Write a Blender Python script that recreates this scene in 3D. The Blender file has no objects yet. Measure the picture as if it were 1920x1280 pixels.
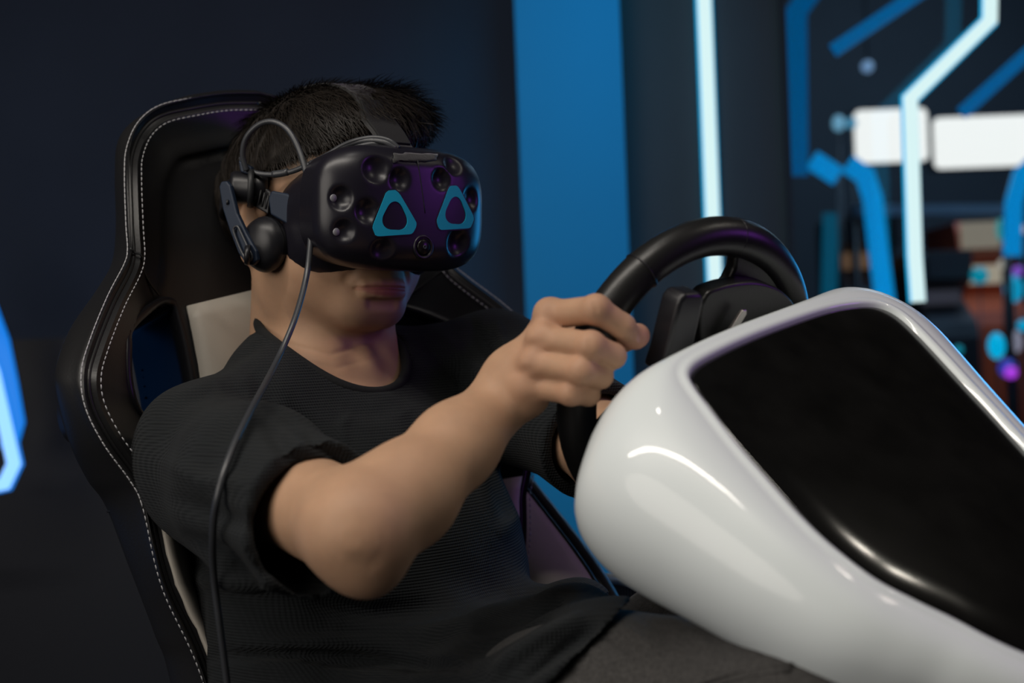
import bpy, bmesh, math, random
import numpy as np
from mathutils import Matrix, Vector

C = bpy.context.scene.collection
SC = bpy.context.scene
rng = np.random.default_rng(7)
random.seed(7)

# ------------------------------------------------------------------ camera, world, lights, exposure
F = 2667.0                                   # focal length in pixels of the 1920 px frame (50 mm on 36 mm)
CAMZ = 1.05
ROLL = math.radians(-2.2)
RM = Matrix.Translation((0, 0, CAMZ)) @ Matrix.Rotation(-ROLL, 4, 'Y') @ Matrix.Translation((0, 0, -CAMZ))
RMN = np.array(RM)
cam_data = bpy.data.cameras.new('camera')
cam = bpy.data.objects.new('camera', cam_data)
C.objects.link(cam)
cam_data.lens = 50
cam_data.sensor_width = 36
cam_data.clip_start = 0.02
cam.matrix_world = RM @ Matrix.Translation((0, 0, CAMZ)) @ Matrix.Rotation(math.pi / 2, 4, 'X')
cam_data.dof.use_dof = True
cam_data.dof.focus_distance = 1.30
cam_data.dof.aperture_fstop = 3.7
cam_data.dof.aperture_blades = 9
SC.camera = cam

SC.view_settings.view_transform = 'Standard'
SC.view_settings.look = 'None'
SC.view_settings.gamma = 1.0
SC.view_settings.exposure = 0.0
SC.view_settings.use_curve_mapping = False

world = bpy.data.worlds.new('dim_arcade_air')
SC.world = world
world.use_nodes = True
bg = world.node_tree.nodes['Background']
bg.inputs[0].default_value = (0.10, 0.16, 0.24, 1)
bg.inputs[1].default_value = 0.020

def area(name, loc, target, size, power, col, size_y=None, spread=math.pi):
    l = bpy.data.lights.new(name, 'AREA')
    l.energy = power
    l.color = col
    l.size = size
    if size_y:
        l.shape = 'RECTANGLE'
        l.size_y = size_y
    l.spread = spread
    o = bpy.data.objects.new(name, l)
    C.objects.link(o)
    o.location = loc
    d = Vector(target) - Vector(loc)
    o.rotation_euler = d.to_track_quat('-Z', 'Y').to_euler()
    return o

area('key_lamp', (-1.75, -0.65, 1.75), (0.0, 1.2, 0.95), 2.2, 25.0, (1.0, 0.93, 0.84), 1.7).data.shape = 'ELLIPSE'
strip = area('ceiling_strip_lamp', (-0.62, 0.43, 2.45), (-0.62, 0.44, 0.0), 1.8, 21.0, (1.0, 0.93, 0.84), 0.085)
area('ceiling_spot', (0.07, 0.985, 2.5), (0.07, 0.99, 0.0), 0.07, 0.9, (1.0, 0.95, 0.88))
area('ceiling_spot_far', (1.32, 1.22, 2.4), (0.3, 1.0, 0.9), 0.06, 0.8, (1.0, 0.93, 0.80))
area('ceiling_spot_farther', (1.50, 1.17, 2.4), (0.3, 1.0, 0.9), 0.06, 0.8, (1.0, 0.93, 0.80))
area('blue_rim_lamp_left', (-1.75, 1.75, 0.75), (-0.45, 1.35, 1.0), 0.5, 0.3, (0.03, 0.30, 1.0))
area('blue_rim_lamp_right', (1.35, 2.75, 1.15), (0.0, 1.35, 1.1), 0.6, 4.5, (0.03, 0.42, 1.0))
area('purple_game_lamp', (2.25, 1.05, 1.55), (0.0, 1.3, 1.05), 0.4, 3.4, (0.48, 0.09, 1.0))
area('far_room_fill', (2.2, 5.2, 3.0), (1.8, 6.2, 0.8), 1.2, 38.0, (0.42, 0.70, 1.0))  # added fill that brightens the room beyond the glass, no fixture of its own
area('column_wash', (0.26, 2.32, 2.75), (0.17, 3.0, 1.0), 0.25, 1.7, (0.0, 0.62, 1.0), None, 1.0)

# ------------------------------------------------------------------ helpers
def P(px, py, D):
    return np.array([(px - 960) / F * D, D, CAMZ - (py - 640) / F * D])

def proj(p):
    p = np.asarray(p, float)
    return np.stack([960 + p[..., 0] / p[..., 1] * F, 640 - (p[..., 2] - CAMZ) / p[..., 1] * F], -1)

def W(v):
    v = np.asarray(v, float).reshape(-1, 3)
    return v @ RMN[:3, :3].T + RMN[:3, 3]

def wpt(px, py, D):
    return W(P(px, py, D))[0]

def unplane(px, py, p0, n):
    d = np.array([(px - 960) / F, 1.0, -(py - 640) / F])
    c = np.array([0, 0, CAMZ])
    t = ((np.asarray(p0) - c) @ n) / (d @ n)
    return c + t * d

ORG = {}

def thing(name, loc, label, cat, group=None):
    o = bpy.data.objects.new(name, None)
    C.objects.link(o)
    o.location = loc
    o.empty_display_size = 0.05
    o['label'] = label
    o['category'] = cat
    if group:
        o['group'] = group
    ORG[o.name] = np.array(loc, float)
    return o

def tag(o, label=None, cat=None, group=None, kind=None):
    if label: o['label'] = label
    if cat: o['category'] = cat
    if group: o['group'] = group
    if kind: o['kind'] = kind
    return o

def mesh_np(name, v, quads, mat, smooth=True):
    v = np.asarray(v, np.float32)
    q = np.asarray(quads, np.int32)
    me = bpy.data.meshes.new(name)
    me.vertices.add(len(v))
    me.vertices.foreach_set('co', v.ravel())
    k = q.shape[1]
    me.loops.add(q.size)
    me.loops.foreach_set('vertex_index', q.ravel())
    me.polygons.add(len(q))
    me.polygons.foreach_set('loop_start', np.arange(0, q.size, k, dtype=np.int32))
    me.polygons.foreach_set('loop_total', np.full(len(q), k, np.int32))
    me.update(calc_edges=True)
    me.validate()
    me.polygons.foreach_set('use_smooth', np.full(len(me.polygons), smooth, bool))
    me.materials.append(mat)
    return me

def obj(name, v, faces, mat, parent=None, smooth=True, world_space=False, origin=None):
    """v in rig space (turned with the camera roll) unless world_space."""
    v = np.asarray(v, float)
    vw = v if world_space else W(v)
    if parent is not None:
        off = ORG[parent.name]
        loc = (0, 0, 0)
        if origin is not None:
            loc = np.asarray(origin) - off
            off = np.asarray(origin, float)
    else:
        off = vw.mean(0) if origin is None else np.asarray(origin, float)
        loc = off
    if isinstance(faces, np.ndarray):
        me = mesh_np(name, vw - off, faces, mat, smooth)
    else:
        me = bpy.data.meshes.new(name)
        me.from_pydata([tuple(p) for p in (vw - off)], [], [tuple(int(i) for i in f) for f in faces])
        me.update()
        for p in me.polygons:
            p.use_smooth = smooth
        me.materials.append(mat)
    o = bpy.data.objects.new(name, me)
    C.objects.link(o)
    if parent is not None:
        o.parent = parent
        ORG[o.name] = off
    else:
        ORG[o.name] = off
    o.location = loc
    return o

def sharp(o, deg=35):
    me = o.data
    try:
        me.set_sharp_from_angle(angle=math.radians(deg))
    except Exception:
        pass
    return o

def bevel(o, w, seg=2, deg=30):
    m = o.modifiers.new('bevel', 'BEVEL')
    m.width = w
    m.segments = seg
    m.limit_method = 'ANGLE'
    m.angle_limit = math.radians(deg)
    return o

class MB:
    def __init__(s):
        s.v = []; s.f = []
    def add(s, v, f):
        b = len(s.v)
        s.v += [tuple(p) for p in v]
        s.f += [tuple(int(i) + b for i in q) for q in f]
    def build(s, name, mat, parent=None, smooth=True, **k):
        return obj(name, np.array(s.v), s.f, mat, parent, smooth, **k)

def unit(a):
    a = np.asarray(a, float)
    return a / np.linalg.norm(a)

def frame_of(d):
    d = unit(d)
    h = np.array([0, 0, 1.0]) if abs(d[2]) < 0.9 else np.array([1.0, 0, 0])
    a = unit(np.cross(h, d))
    return a, np.cross(d, a), d

def catmull(pts, n=8, closed=False):
    p = np.asarray(pts, float)
    m = len(p)
    out = []
    rngi = range(m if closed else m - 1)
    for i in rngi:
        if closed:
            a, b, c, d = p[(i - 1) % m], p[i], p[(i + 1) % m], p[(i + 2) % m]
        else:
            b, c = p[i], p[i + 1]
            a = p[i - 1] if i > 0 else 2 * b - c
            d = p[i + 2] if i + 2 < m else 2 * c - b
        for j in range(n):
            t = j / n
            out.append(0.5 * ((2 * b) + (c - a) * t + (2 * a - 5 * b + 4 * c - d) * t * t + (3 * b - a - 3 * c + d) * t ** 3))
    if not closed:
        out.append(p[-1])
    return np.array(out)

def tube_vf(pts, rad, seg=10, closed=False, cap=True, ecc=1.0):
    p = np.asarray(pts, float)
    n = len(p)
    rad = np.full(n, rad, float) if np.isscalar(rad) else np.asarray(rad, float)
    T = np.zeros_like(p)
    for i in range(n):
        if closed:
            T[i] = p[(i + 1) % n] - p[i - 1]
        else:
            T[i] = p[min(i + 1, n - 1)] - p[max(i - 1, 0)]
        T[i] = unit(T[i])
    a, b, _ = frame_of(T[0])
    A = [a]
    for i in range(1, n):
        x = A[-1] - T[i] * (A[-1] @ T[i])
        A.append(unit(x))
    A = np.array(A)
    B = np.cross(T, A)
    if closed:
        # untwist
        x = A[-1] - T[0] * (A[-1] @ T[0]); x = unit(x)
        ang = math.atan2(x @ np.cross(T[0], A[0]), x @ A[0])
        for i in range(n):
            q = -ang * i / (n - 1) if n > 1 else 0
            a2 = A[i] * math.cos(q) + B[i] * math.sin(q)
            B[i] = -A[i] * math.sin(q) + B[i] * math.cos(q)
            A[i] = a2
    v = []
    th = np.linspace(0, 2 * math.pi, seg, endpoint=False)
    for i in range(n):
        for t in th:
            v.append(p[i] + rad[i] * (math.cos(t) * A[i] + ecc * math.sin(t) * B[i]))
    f = []
    for i in range(n if closed else n - 1):
        j = (i + 1) % n
        for k in range(seg):
            l = (k + 1) % seg
            f.append((i * seg + k, i * seg + l, j * seg + l, j * seg + k))
    if not closed and cap:
        f.append(tuple(range(seg))[::-1])
        f.append(tuple(range((n - 1) * seg, n * seg)))
    return np.array(v), f

def tube(name, pts, rad, mat, parent=None, seg=10, closed=False, **k):
    v, f = tube_vf(pts, rad, seg, closed)
    return obj(name, v, f, mat, parent, **k)

def box_vf(c, a, b, d, ha, hb, hd):
    c = np.asarray(c, float)
    v = [c + sa * ha * a + sb * hb * b + sd * hd * d for sd in (-1, 1) for sb in (-1, 1) for sa in (-1, 1)]
    return np.array(v), [(0, 2, 3, 1), (4, 5, 7, 6), (0, 1, 5, 4), (2, 6, 7, 3), (0, 4, 6, 2), (1, 3, 7, 5)]

EX, EY, EZ = np.eye(3)

def wbox(name, lo, hi, mat, parent=None, **k):
    lo = np.array(lo, float); hi = np.array(hi, float)
    v, f = box_vf((lo + hi) / 2, EX, EY, EZ, *((hi - lo) / 2))
    return obj(name, v, f, mat, parent, smooth=False, world_space=True, **k)

def prism_vf(poly, o, a, b, n, h0, h1):
    """poly in (a,b) plane coordinates, extruded along n from h0 to h1."""
    m = len(poly)
    lo = [o + x * a + y * b + h0 * n for x, y in poly]
    hi = [o + x * a + y * b + h1 * n for x, y in poly]
    f = [tuple(range(m))[::-1], tuple(range(m, 2 * m))]
    for i in range(m):
        j = (i + 1) % m
        f.append((i, j, m + j, m + i))
    return np.array(lo + hi), f

def lathe_vf(prof, o, a, b, n, seg=32):
    """prof: (radius, height along n)."""
    v = []; f = []
    th = np.linspace(0, 2 * math.pi, seg, endpoint=False)
    for r_, h in prof:
        for t in th:
            v.append(o + n * h + r_ * (math.cos(t) * a + math.sin(t) * b))
    for i in range(len(prof) - 1):
        for k in range(seg):
            l = (k + 1) % seg
            f.append((i * seg + k, i * seg + l, (i + 1) * seg + l, (i + 1) * seg + k))
    f.append(tuple(range(seg))[::-1])
    f.append(tuple(range((len(prof) - 1) * seg, len(prof) * seg)))
    return np.array(v), f

# ---- implicit surfaces: smooth unions of limbs and bellies, turned into one mesh by surface nets
def axis(*segs):
    out = []
    for lo, hi, st in segs:
        out.append(np.arange(lo, hi - st * 0.25, st))
    out.append(np.array([segs[-1][1]]))
    return np.unique(np.concatenate(out)).astype(np.float32)

class Field:
    def __init__(s, xs, ys, zs, T=None):
        s.ax = (xs, ys, zs)
        s.f = np.full((len(xs), len(ys), len(zs)), 0.08, np.float32)
    def put(s, fn, lo, hi, k=0.01, mode='u', m=0.012):
        sl = []
        for a, l, h in zip(s.ax, lo, hi):
            i = max(0, np.searchsorted(a, l - m - k)); j = min(len(a), np.searchsorted(a, h + m + k))
            if j <= i: return
            sl.append(slice(i, j))
        X = s.ax[0][sl[0]][:, None, None]; Y = s.ax[1][sl[1]][None, :, None]; Z = s.ax[2][sl[2]][None, None, :]
        d = fn(X, Y, Z).astype(np.float32)
        g = s.f[tuple(sl)]
        if mode == 'u':
            h = np.maximum(k - np.abs(g - d), 0) / k
            r = np.minimum(g, d) - h * h * k * 0.25
        elif mode == 's':
            e = -d
            h = np.maximum(k - np.abs(g - e), 0) / k
            r = np.maximum(g, e) + h * h * k * 0.25
        else:
            r = np.maximum(g, d)
        s.f[tuple(sl)] = r
    def cap(s, a, b, ra, rb, k=0.012, mode='u'):
        a = np.asarray(a, float); b = np.asarray(b, float); ba = b - a; L = ba @ ba
        def fn(X, Y, Z):
            t = np.clip(((X - a[0]) * ba[0] + (Y - a[1]) * ba[1] + (Z - a[2]) * ba[2]) / L, 0, 1)
            return np.sqrt((X - a[0] - t * ba[0]) ** 2 + (Y - a[1] - t * ba[1]) ** 2 + (Z - a[2] - t * ba[2]) ** 2) - (ra + (rb - ra) * t)
        R = max(ra, rb)
        s.put(fn, np.minimum(a, b) - R, np.maximum(a, b) + R, k, mode)
    def chain(s, pts, rad, k=0.012, mode='u'):
        for i in range(len(pts) - 1):
            s.cap(pts[i], pts[i + 1], rad[i], rad[i + 1], k, mode)
    def ell(s, c, R, ax=None, k=0.012, mode='u'):
        c = np.asarray(c, float)
        A = np.eye(3) if ax is None else np.asarray(ax, float)
        R = np.asarray(R, float)
        def fn(X, Y, Z):
            q0 = 0; q1 = 0
            for i in range(3):
                u = (X - c[0]) * A[i, 0] + (Y - c[1]) * A[i, 1] + (Z - c[2]) * A[i, 2]
                q0 = q0 + (u / R[i]) ** 2
                q1 = q1 + (u / R[i] ** 2) ** 2
            q0 = np.sqrt(q0); q1 = np.sqrt(q1) + 1e-9
            return q0 * (q0 - 1) / q1
        ext = np.abs(A.T) @ R
        s.put(fn, c - ext, c + ext, k, mode)
    def rbox(s, c, H, r, ax=None, k=0.006, mode='u'):
        c = np.asarray(c, float); A = np.eye(3) if ax is None else np.asarray(ax, float); H = np.asarray(H, float)
        def fn(X, Y, Z):
            out = 0; mx = None
            for i in range(3):
                u = np.abs((X - c[0]) * A[i, 0] + (Y - c[1]) * A[i, 1] + (Z - c[2]) * A[i, 2]) - (H[i] - r)
                out = out + np.maximum(u, 0) ** 2
                mx = u if mx is None else np.maximum(mx, u)
            return np.sqrt(out) + np.minimum(mx, 0) - r
        ext = np.abs(A.T) @ H
        s.put(fn, c - ext, c + ext, k, mode)
    def half(s, p, n, lo, hi):
        """keep only where (x-p).n < 0 inside the box lo..hi"""
        p = np.asarray(p, float); n = unit(n)
        s.put(lambda X, Y, Z: (X - p[0]) * n[0] + (Y - p[1]) * n[1] + (Z - p[2]) * n[2], lo, hi, 0.0, 'i', 0.0)
    def mesh(s, smooth=1):
        f = s.f; ins = f < 0
        xs, ys, zs = s.ax
        nx, ny, nz = f.shape
        c = np.zeros((nx - 1, ny - 1, nz - 1), np.uint8)
        for dx in (0, 1):
            for dy in (0, 1):
                for dz in (0, 1):
                    c += ins[dx:nx - 1 + dx, dy:ny - 1 + dy, dz:nz - 1 + dz]
        act = (c > 0) & (c < 8)
        I, J, K = np.nonzero(act)
        idx = np.full(act.shape, -1, np.int32)
        idx[I, J, K] = np.arange(len(I))
        cor = [(0, 0, 0), (1, 0, 0), (0, 1, 0), (1, 1, 0), (0, 0, 1), (1, 0, 1), (0, 1, 1), (1, 1, 1)]
        val = np.stack([f[I + a, J + b, K + d] for a, b, d in cor], 1)
        acc = np.zeros((len(I), 3)); cnt = np.zeros(len(I))
        for a, b in [(0, 1), (2, 3), (4, 5), (6, 7), (0, 2), (1, 3), (4, 6), (5, 7), (0, 4), (1, 5), (2, 6), (3, 7)]:
            va = val[:, a]; vb = val[:, b]
            m = (va < 0) != (vb < 0)
            t = np.where(m, va / np.where(m, va - vb, 1), 0)
            ca = np.array(cor[a], float); cb = np.array(cor[b], float)
            acc += np.where(m[:, None], ca + t[:, None] * (cb - ca), 0)
            cnt += m
        fr = acc / cnt[:, None]
        v = np.stack([xs[I] + (xs[I + 1] - xs[I]) * fr[:, 0], ys[J] + (ys[J + 1] - ys[J]) * fr[:, 1], zs[K] + (zs[K + 1] - zs[K]) * fr[:, 2]], 1).astype(float)
        Q = []
        for axn in range(3):
            o1, o2 = (axn + 1) % 3, (axn + 2) % 3
            lo = [slice(None)] * 3; hi = [slice(None)] * 3
            lo[axn] = slice(0, -1); hi[axn] = slice(1, None)
            for o in (o1, o2):
                lo[o] = slice(1, -1); hi[o] = slice(1, -1)
            A = ins[tuple(lo)]; B = ins[tuple(hi)]
            e = np.argwhere(A != B)
            if not len(e): continue
            sgn = A[tuple(e.T)]
            e = e.copy(); e[:, o1] += 1; e[:, o2] += 1
            def cell(d1, d2):
                g = e.copy(); g[:, o1] += d1; g[:, o2] += d2
                return idx[g[:, 0], g[:, 1], g[:, 2]]
            q = np.stack([cell(-1, -1), cell(0, -1), cell(0, 0), cell(-1, 0)], 1)
            q[~sgn] = q[~sgn][:, ::-1]
            Q.append(q)
        Q = np.concatenate(Q)
        Q = Q[(Q >= 0).all(1)]
        for _ in range(smooth):
            for lam in (0.5, -0.48):
                v = v + lam * (neigh(v, Q) - v)
        return v, Q

def neigh(v, Q):
    s = np.zeros_like(v); n = np.zeros(len(v))
    for a, b in ((0, 1), (1, 2), (2, 3), (3, 0)):
        for x, y in ((a, b), (b, a)):
            for k in range(3):
                s[:, k] += np.bincount(Q[:, x], v[Q[:, y], k], len(v))
            n += np.bincount(Q[:, x], minlength=len(v))
    return s / np.maximum(n, 1)[:, None]

def normals(v, Q):
    e = np.cross(v[Q[:, 2]] - v[Q[:, 0]], v[Q[:, 3]] - v[Q[:, 1]])
    n = np.zeros_like(v)
    for c in range(4):
        for k in range(3):
            n[:, k] += np.bincount(Q[:, c], e[:, k], len(v))
    return n / (np.linalg.norm(n, axis=1)[:, None] + 1e-12)

def stroke(v, n, pts, width, amp, dmax=None):
    """sculpt a crease (amp<0) or ridge (amp>0) along a line laid over the side of the surface that faces the front."""
    p = proj(v)
    pts = np.asarray(pts, float)
    best = np.full(len(v), 1e9); tt = np.zeros(len(v))
    L = len(pts) - 1
    for i in range(L):
        a, b = pts[i], pts[i + 1]; ba = b - a
        t = np.clip(((p - a) @ ba) / (ba @ ba), 0, 1)
        d = np.linalg.norm(p - a - t[:, None] * ba, axis=1)
        m = d < best
        best[m] = d[m]; tt[m] = (i + t[m]) / L
    wgt = np.exp(-(best / width) ** 2) * np.sin(np.clip(tt, 0.02, 0.98) * math.pi) ** 0.6
    view = -(v - np.array([0, 0, CAMZ])); view /= np.linalg.norm(view, axis=1)[:, None]
    facing = np.clip((n * view).sum(1) * 3 + 0.2, 0, 1)
    if dmax is not None:
        facing = facing * (v[:, 1] < dmax)
    return v + n * (amp * wgt * facing)[:, None]

# ------------------------------------------------------------------ materials
def nt(m):
    m.use_nodes = True
    return m.node_tree, m.node_tree.nodes['Principled BSDF']

def mat(name, col, rough=0.5, metal=0.0, spec=0.5, coat=0.0, sheen=0.0, noise=None, bump=None, sss=0.0, emit=None, es=0.0):
    m = bpy.data.materials.new(name)
    t, b = nt(m)
    b.inputs['Base Color'].default_value = (*col, 1)
    b.inputs['Roughness'].default_value = rough
    b.inputs['Metallic'].default_value = metal
    b.inputs['Specular IOR Level'].default_value = spec
    b.inputs['Coat Weight'].default_value = coat
    b.inputs['Coat Roughness'].default_value = 0.05
    if sheen:
        b.inputs['Sheen Weight'].default_value = sheen
        b.inputs['Sheen Roughness'].default_value = 0.5
    if sss:
        b.inputs['Subsurface Weight'].default_value = sss
        b.inputs['Subsurface Radius'].default_value = (1.0, 0.35, 0.18)
        b.inputs['Subsurface Scale'].default_value = 0.006
    if emit:
        b.inputs['Emission Color'].default_value = (*emit, 1)
        b.inputs['Emission Strength'].default_value = es
    co = t.nodes.new('ShaderNodeTexCoord')
    if noise:
        sc, amt = noise
        n = t.nodes.new('ShaderNodeTexNoise'); n.inputs['Scale'].default_value = sc; n.inputs['Detail'].default_value = 5
        r = t.nodes.new('ShaderNodeMapRange')
        r.inputs['From Min'].default_value = 0.3; r.inputs['From Max'].default_value = 0.7
        r.inputs['To Min'].default_value = 1 - amt; r.inputs['To Max'].default_value = 1 + amt
        x = t.nodes.new('ShaderNodeMix'); x.data_type = 'RGBA'; x.blend_type = 'MULTIPLY'
        x.inputs['Factor'].default_value = 1.0
        x.inputs['A'].default_value = (*col, 1)
        t.links.new(co.outputs['Object'], n.inputs['Vector'])
        t.links.new(n.outputs['Fac'], r.inputs['Value'])
        t.links.new(r.outputs['Result'], x.inputs['B'])
        t.links.new(x.outputs['Result'], b.inputs['Base Color'])
    if bump:
        sc, st = bump
        n = t.nodes.new('ShaderNodeTexNoise'); n.inputs['Scale'].default_value = sc; n.inputs['Detail'].default_value = 3
        u = t.nodes.new('ShaderNodeBump'); u.inputs['Strength'].default_value = st; u.inputs['Distance'].default_value = 0.001
        t.links.new(co.outputs['Object'], n.inputs['Vector'])
        t.links.new(n.outputs['Fac'], u.inputs['Height'])
        t.links.new(u.outputs['Normal'], b.inputs['Normal'])
    return m

def waffle_mat(name, col, period, ang, strength, rough=0.9):
    m = mat(name, col, rough, spec=0.2, sheen=0.04, noise=(30, 0.12))
    t, b = m.node_tree, m.node_tree.nodes['Principled BSDF']
    co = t.nodes.new('ShaderNodeTexCoord')
    mp = t.nodes.new('ShaderNodeMapping'); mp.inputs['Rotation'].default_value = (0, 0, ang)
    t.links.new(co.outputs['Object'], mp.inputs['Vector'])
    sp = t.nodes.new('ShaderNodeSeparateXYZ'); t.links.new(mp.outputs['Vector'], sp.inputs[0])
    outs = []
    for ax in ('X', 'Z'):
        k = t.nodes.new('ShaderNodeMath'); k.operation = 'MULTIPLY'; k.inputs[1].default_value = 2 * math.pi / period
        s = t.nodes.new('ShaderNodeMath'); s.operation = 'SINE'
        t.links.new(sp.outputs[ax], k.inputs[0]); t.links.new(k.outputs[0], s.inputs[0])
        outs.append(s)
    a = t.nodes.new('ShaderNodeMath'); a.operation = 'ADD'
    t.links.new(outs[0].outputs[0], a.inputs[0]); t.links.new(outs[1].outputs[0], a.inputs[1])
    u = t.nodes.new('ShaderNodeBump'); u.inputs['Strength'].default_value = strength; u.inputs['Distance'].default_value = 0.0006
    t.links.new(a.outputs[0], u.inputs['Height']); t.links.new(u.outputs['Normal'], b.inputs['Normal'])
    return m

def tint_mat(name, rough, sss, spec=0.4, bump=None):
    m = mat(name, (0.5, 0.3, 0.2), rough, sss=sss, spec=spec, bump=bump)
    t, b = m.node_tree, m.node_tree.nodes['Principled BSDF']
    a = t.nodes.new('ShaderNodeAttribute'); a.attribute_name = 'tint'
    co = t.nodes.new('ShaderNodeTexCoord')
    n = t.nodes.new('ShaderNodeTexNoise'); n.inputs['Scale'].default_value = 45; n.inputs['Detail'].default_value = 6
    r = t.nodes.new('ShaderNodeMapRange')
    r.inputs['From Min'].default_value = 0.3; r.inputs['From Max'].default_value = 0.7
    r.inputs['To Min'].default_value = 0.93; r.inputs['To Max'].default_value = 1.06
    x = t.nodes.new('ShaderNodeMix'); x.data_type = 'RGBA'; x.blend_type = 'MULTIPLY'; x.inputs['Factor'].default_value = 1
    t.links.new(co.outputs['Object'], n.inputs['Vector']); t.links.new(n.outputs['Fac'], r.inputs['Value'])
    t.links.new(a.outputs['Color'], x.inputs['A']); t.links.new(r.outputs['Result'], x.inputs['B'])
    t.links.new(x.outputs['Result'], b.inputs['Base Color'])
    return m

def emis(name, col, st):
    return mat(name, (0.02, 0.02, 0.02), 0.4, emit=col, es=st)

M = dict(
    wall=mat('navy_paint', (0.026, 0.040, 0.072), 0.75, spec=0.2, noise=(3, 0.08)),
    wall_dark=mat('charcoal_panel', (0.040, 0.042, 0.050), 0.6, spec=0.3, noise=(3, 0.08)),
    wainscot=mat('black_panel', (0.018, 0.020, 0.026), 0.5, spec=0.3),
    column=mat('blue_paint', (0.006, 0.24, 0.48), 0.6, spec=0.3, noise=(2, 0.05)),
    floor=mat('dark_floor', (0.02, 0.02, 0.024), 0.45, noise=(8, 0.2)),
    leather=mat('black_leather', (0.012, 0.012, 0.013), 0.40, spec=0.5, bump=(420, 0.12)),
    leather_pad=mat('black_leather_pad', (0.011, 0.0108, 0.0112), 0.46, spec=0.45, bump=(420, 0.12)),
    cream=mat('cream_leather', (0.52, 0.48, 0.42), 0.5, spec=0.35, bump=(300, 0.12), noise=(14, 0.07)),
    thread=mat('grey_thread', (0.42, 0.42, 0.44), 0.8),
    thread_tan=mat('cream_thread', (0.34, 0.31, 0.27), 0.8),
    plastic=mat('matte_black_plastic', (0.010, 0.010, 0.013), 0.38, spec=0.5),
    shell=mat('satin_black_shell', (0.012, 0.011, 0.017), 0.33, spec=0.5, bump=(900, 0.03)),
    navy_plastic=mat('blue_black_plastic', (0.012, 0.022, 0.045), 0.5, spec=0.4),
    rubber=mat('black_rubber', (0.015, 0.016, 0.018), 0.5),
    foam=mat('black_foam', (0.012, 0.012, 0.013), 0.9, bump=(700, 0.3)),
    cablemat=mat('grey_cable_rubber', (0.045, 0.048, 0.055), 0.36, spec=0.6),
    teal=mat('teal_print', (0.008, 0.37, 0.57), 0.5, spec=0.3),
    sensor=mat('grey_sensor_window', (0.22, 0.22, 0.24), 0.4),
    lens=mat('camera_glass', (0.008, 0.007, 0.007), 0.25, spec=0.4),
    strap=mat('black_webbing', (0.022, 0.022, 0.023), 0.85, sheen=0.3, bump=(500, 0.3)),
    cowl=mat('white_gloss_shell', (0.80, 0.86, 0.88), 0.36, spec=0.35, coat=0.45),
    panel=mat('black_gloss_panel', (0.006, 0.006, 0.0055), 0.13, spec=0.5, noise=(25, 0.3)),
    rim=mat('rim_leather', (0.012, 0.012, 0.012), 0.36, spec=0.5, bump=(380, 0.10)),
    metal=mat('brushed_metal', (0.45, 0.42, 0.40), 0.3, metal=1.0),
    skin=tint_mat('skin', 0.55, 0.12, 0.28, bump=(260, 0.08)),
    hair=mat('dark_hair', (0.014, 0.011, 0.009), 0.7, spec=0.25, noise=(120, 0.5)),
    hair_tip=mat('dark_hair_strands', (0.022, 0.017, 0.013), 0.5, spec=0.4),
    shirt=waffle_mat('charcoal_waffle_knit', (0.0118, 0.0138, 0.0156), 0.0026, math.radians(-47), 0.6),
    rib=mat('charcoal_rib_knit', (0.0135, 0.0142, 0.0150), 0.9, spec=0.2, sheen=0.03, bump=(500, 0.4)),
    denim=mat('black_denim', (0.036, 0.034, 0.033), 0.85, sheen=0.08, noise=(420, 0.5), bump=(1100, 0.5)),
    shoe=mat('black_shoe', (0.02, 0.02, 0.02), 0.5),
    led=emis('led_white_blue', (0.62, 0.82, 0.82), 1.1),
    led_halo=emis('led_blue_halo', (0.0, 0.42, 0.80), 1.0),  # emissive edge standing in for the blue halo around the tubes
    led_dim=emis('led_blue', (0.0, 0.22, 0.55), 1.0),
    slant_bar_blue=emis('slant_bar_deep_blue', (0.0, 0.10, 0.28), 1.0),
    wall_glow_faint=emis('wall_glow_faint_blue', (0.0, 0.07, 0.20), 1.0),
    led_teal=emis('led_faint_teal', (0.0, 0.055, 0.10), 1.0),
    led_left=emis('led_ice_blue', (0.22, 0.48, 1.0), 1.6),
    left_halo_reflection=emis('cobalt_halo_reflection', (0.0, 0.20, 0.78), 1.0),
    white_light=emis('white_panel_light', (1.0, 1.0, 0.94), 1.0),
)
glass = bpy.data.materials.new('clear_glass')
gt, gb = nt(glass)
gb.inputs['Base Color'].default_value = (0.92, 0.96, 1.0, 1)
gb.inputs['Transmission Weight'].default_value = 1.0
gb.inputs['Roughness'].default_value = 0.0
gb.inputs['IOR'].default_value = 1.45
M['glass'] = glass

# ------------------------------------------------------------------ setting
def struct(o, label=None):
    o['kind'] = 'structure'
    if label: o['label'] = label
    return o

struct(wbox('floor', (-3.2, -1.5, -0.1), (4.2, 8.2, 0), M['floor']), 'dark floor of the gaming room')
struct(wbox('ceiling', (-3.2, -1.5, 3.2), (4.2, 8.2, 3.3), M['wall_dark']), 'dark ceiling of the gaming room')
struct(wbox('wall_back', (-3.2, 3.2, 0), (0.10, 3.34, 3.2), M['wall']), 'dark navy painted wall behind the racing seat')
struct(wbox('wall_left', (-3.3, -1.5, 0), (-3.2, 3.34, 3.2), M['wall']), 'dark navy side wall')
struct(wbox('trim_1', (-3.2, 3.06, 0), (-0.45, 3.2, 1.095), M['wainscot']), 'black low panelling along the navy wall')
struct(wbox('pillar', (0.032, 2.98, 0), (0.252, 3.34, 3.2), M['column']), 'wide square pillar washed in blue light')
struct(wbox('wall_partition', (0.252, 3.06, 0), (0.600, 3.30, 3.2), M['wall_dark']), 'charcoal wall panel that carries the vertical light strip')
struct(wbox('wall_far', (0.25, 7.6, 0), (4.2, 7.7, 3.2), M['wall_dark']), 'dark far wall of the room beyond the glass')
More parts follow.
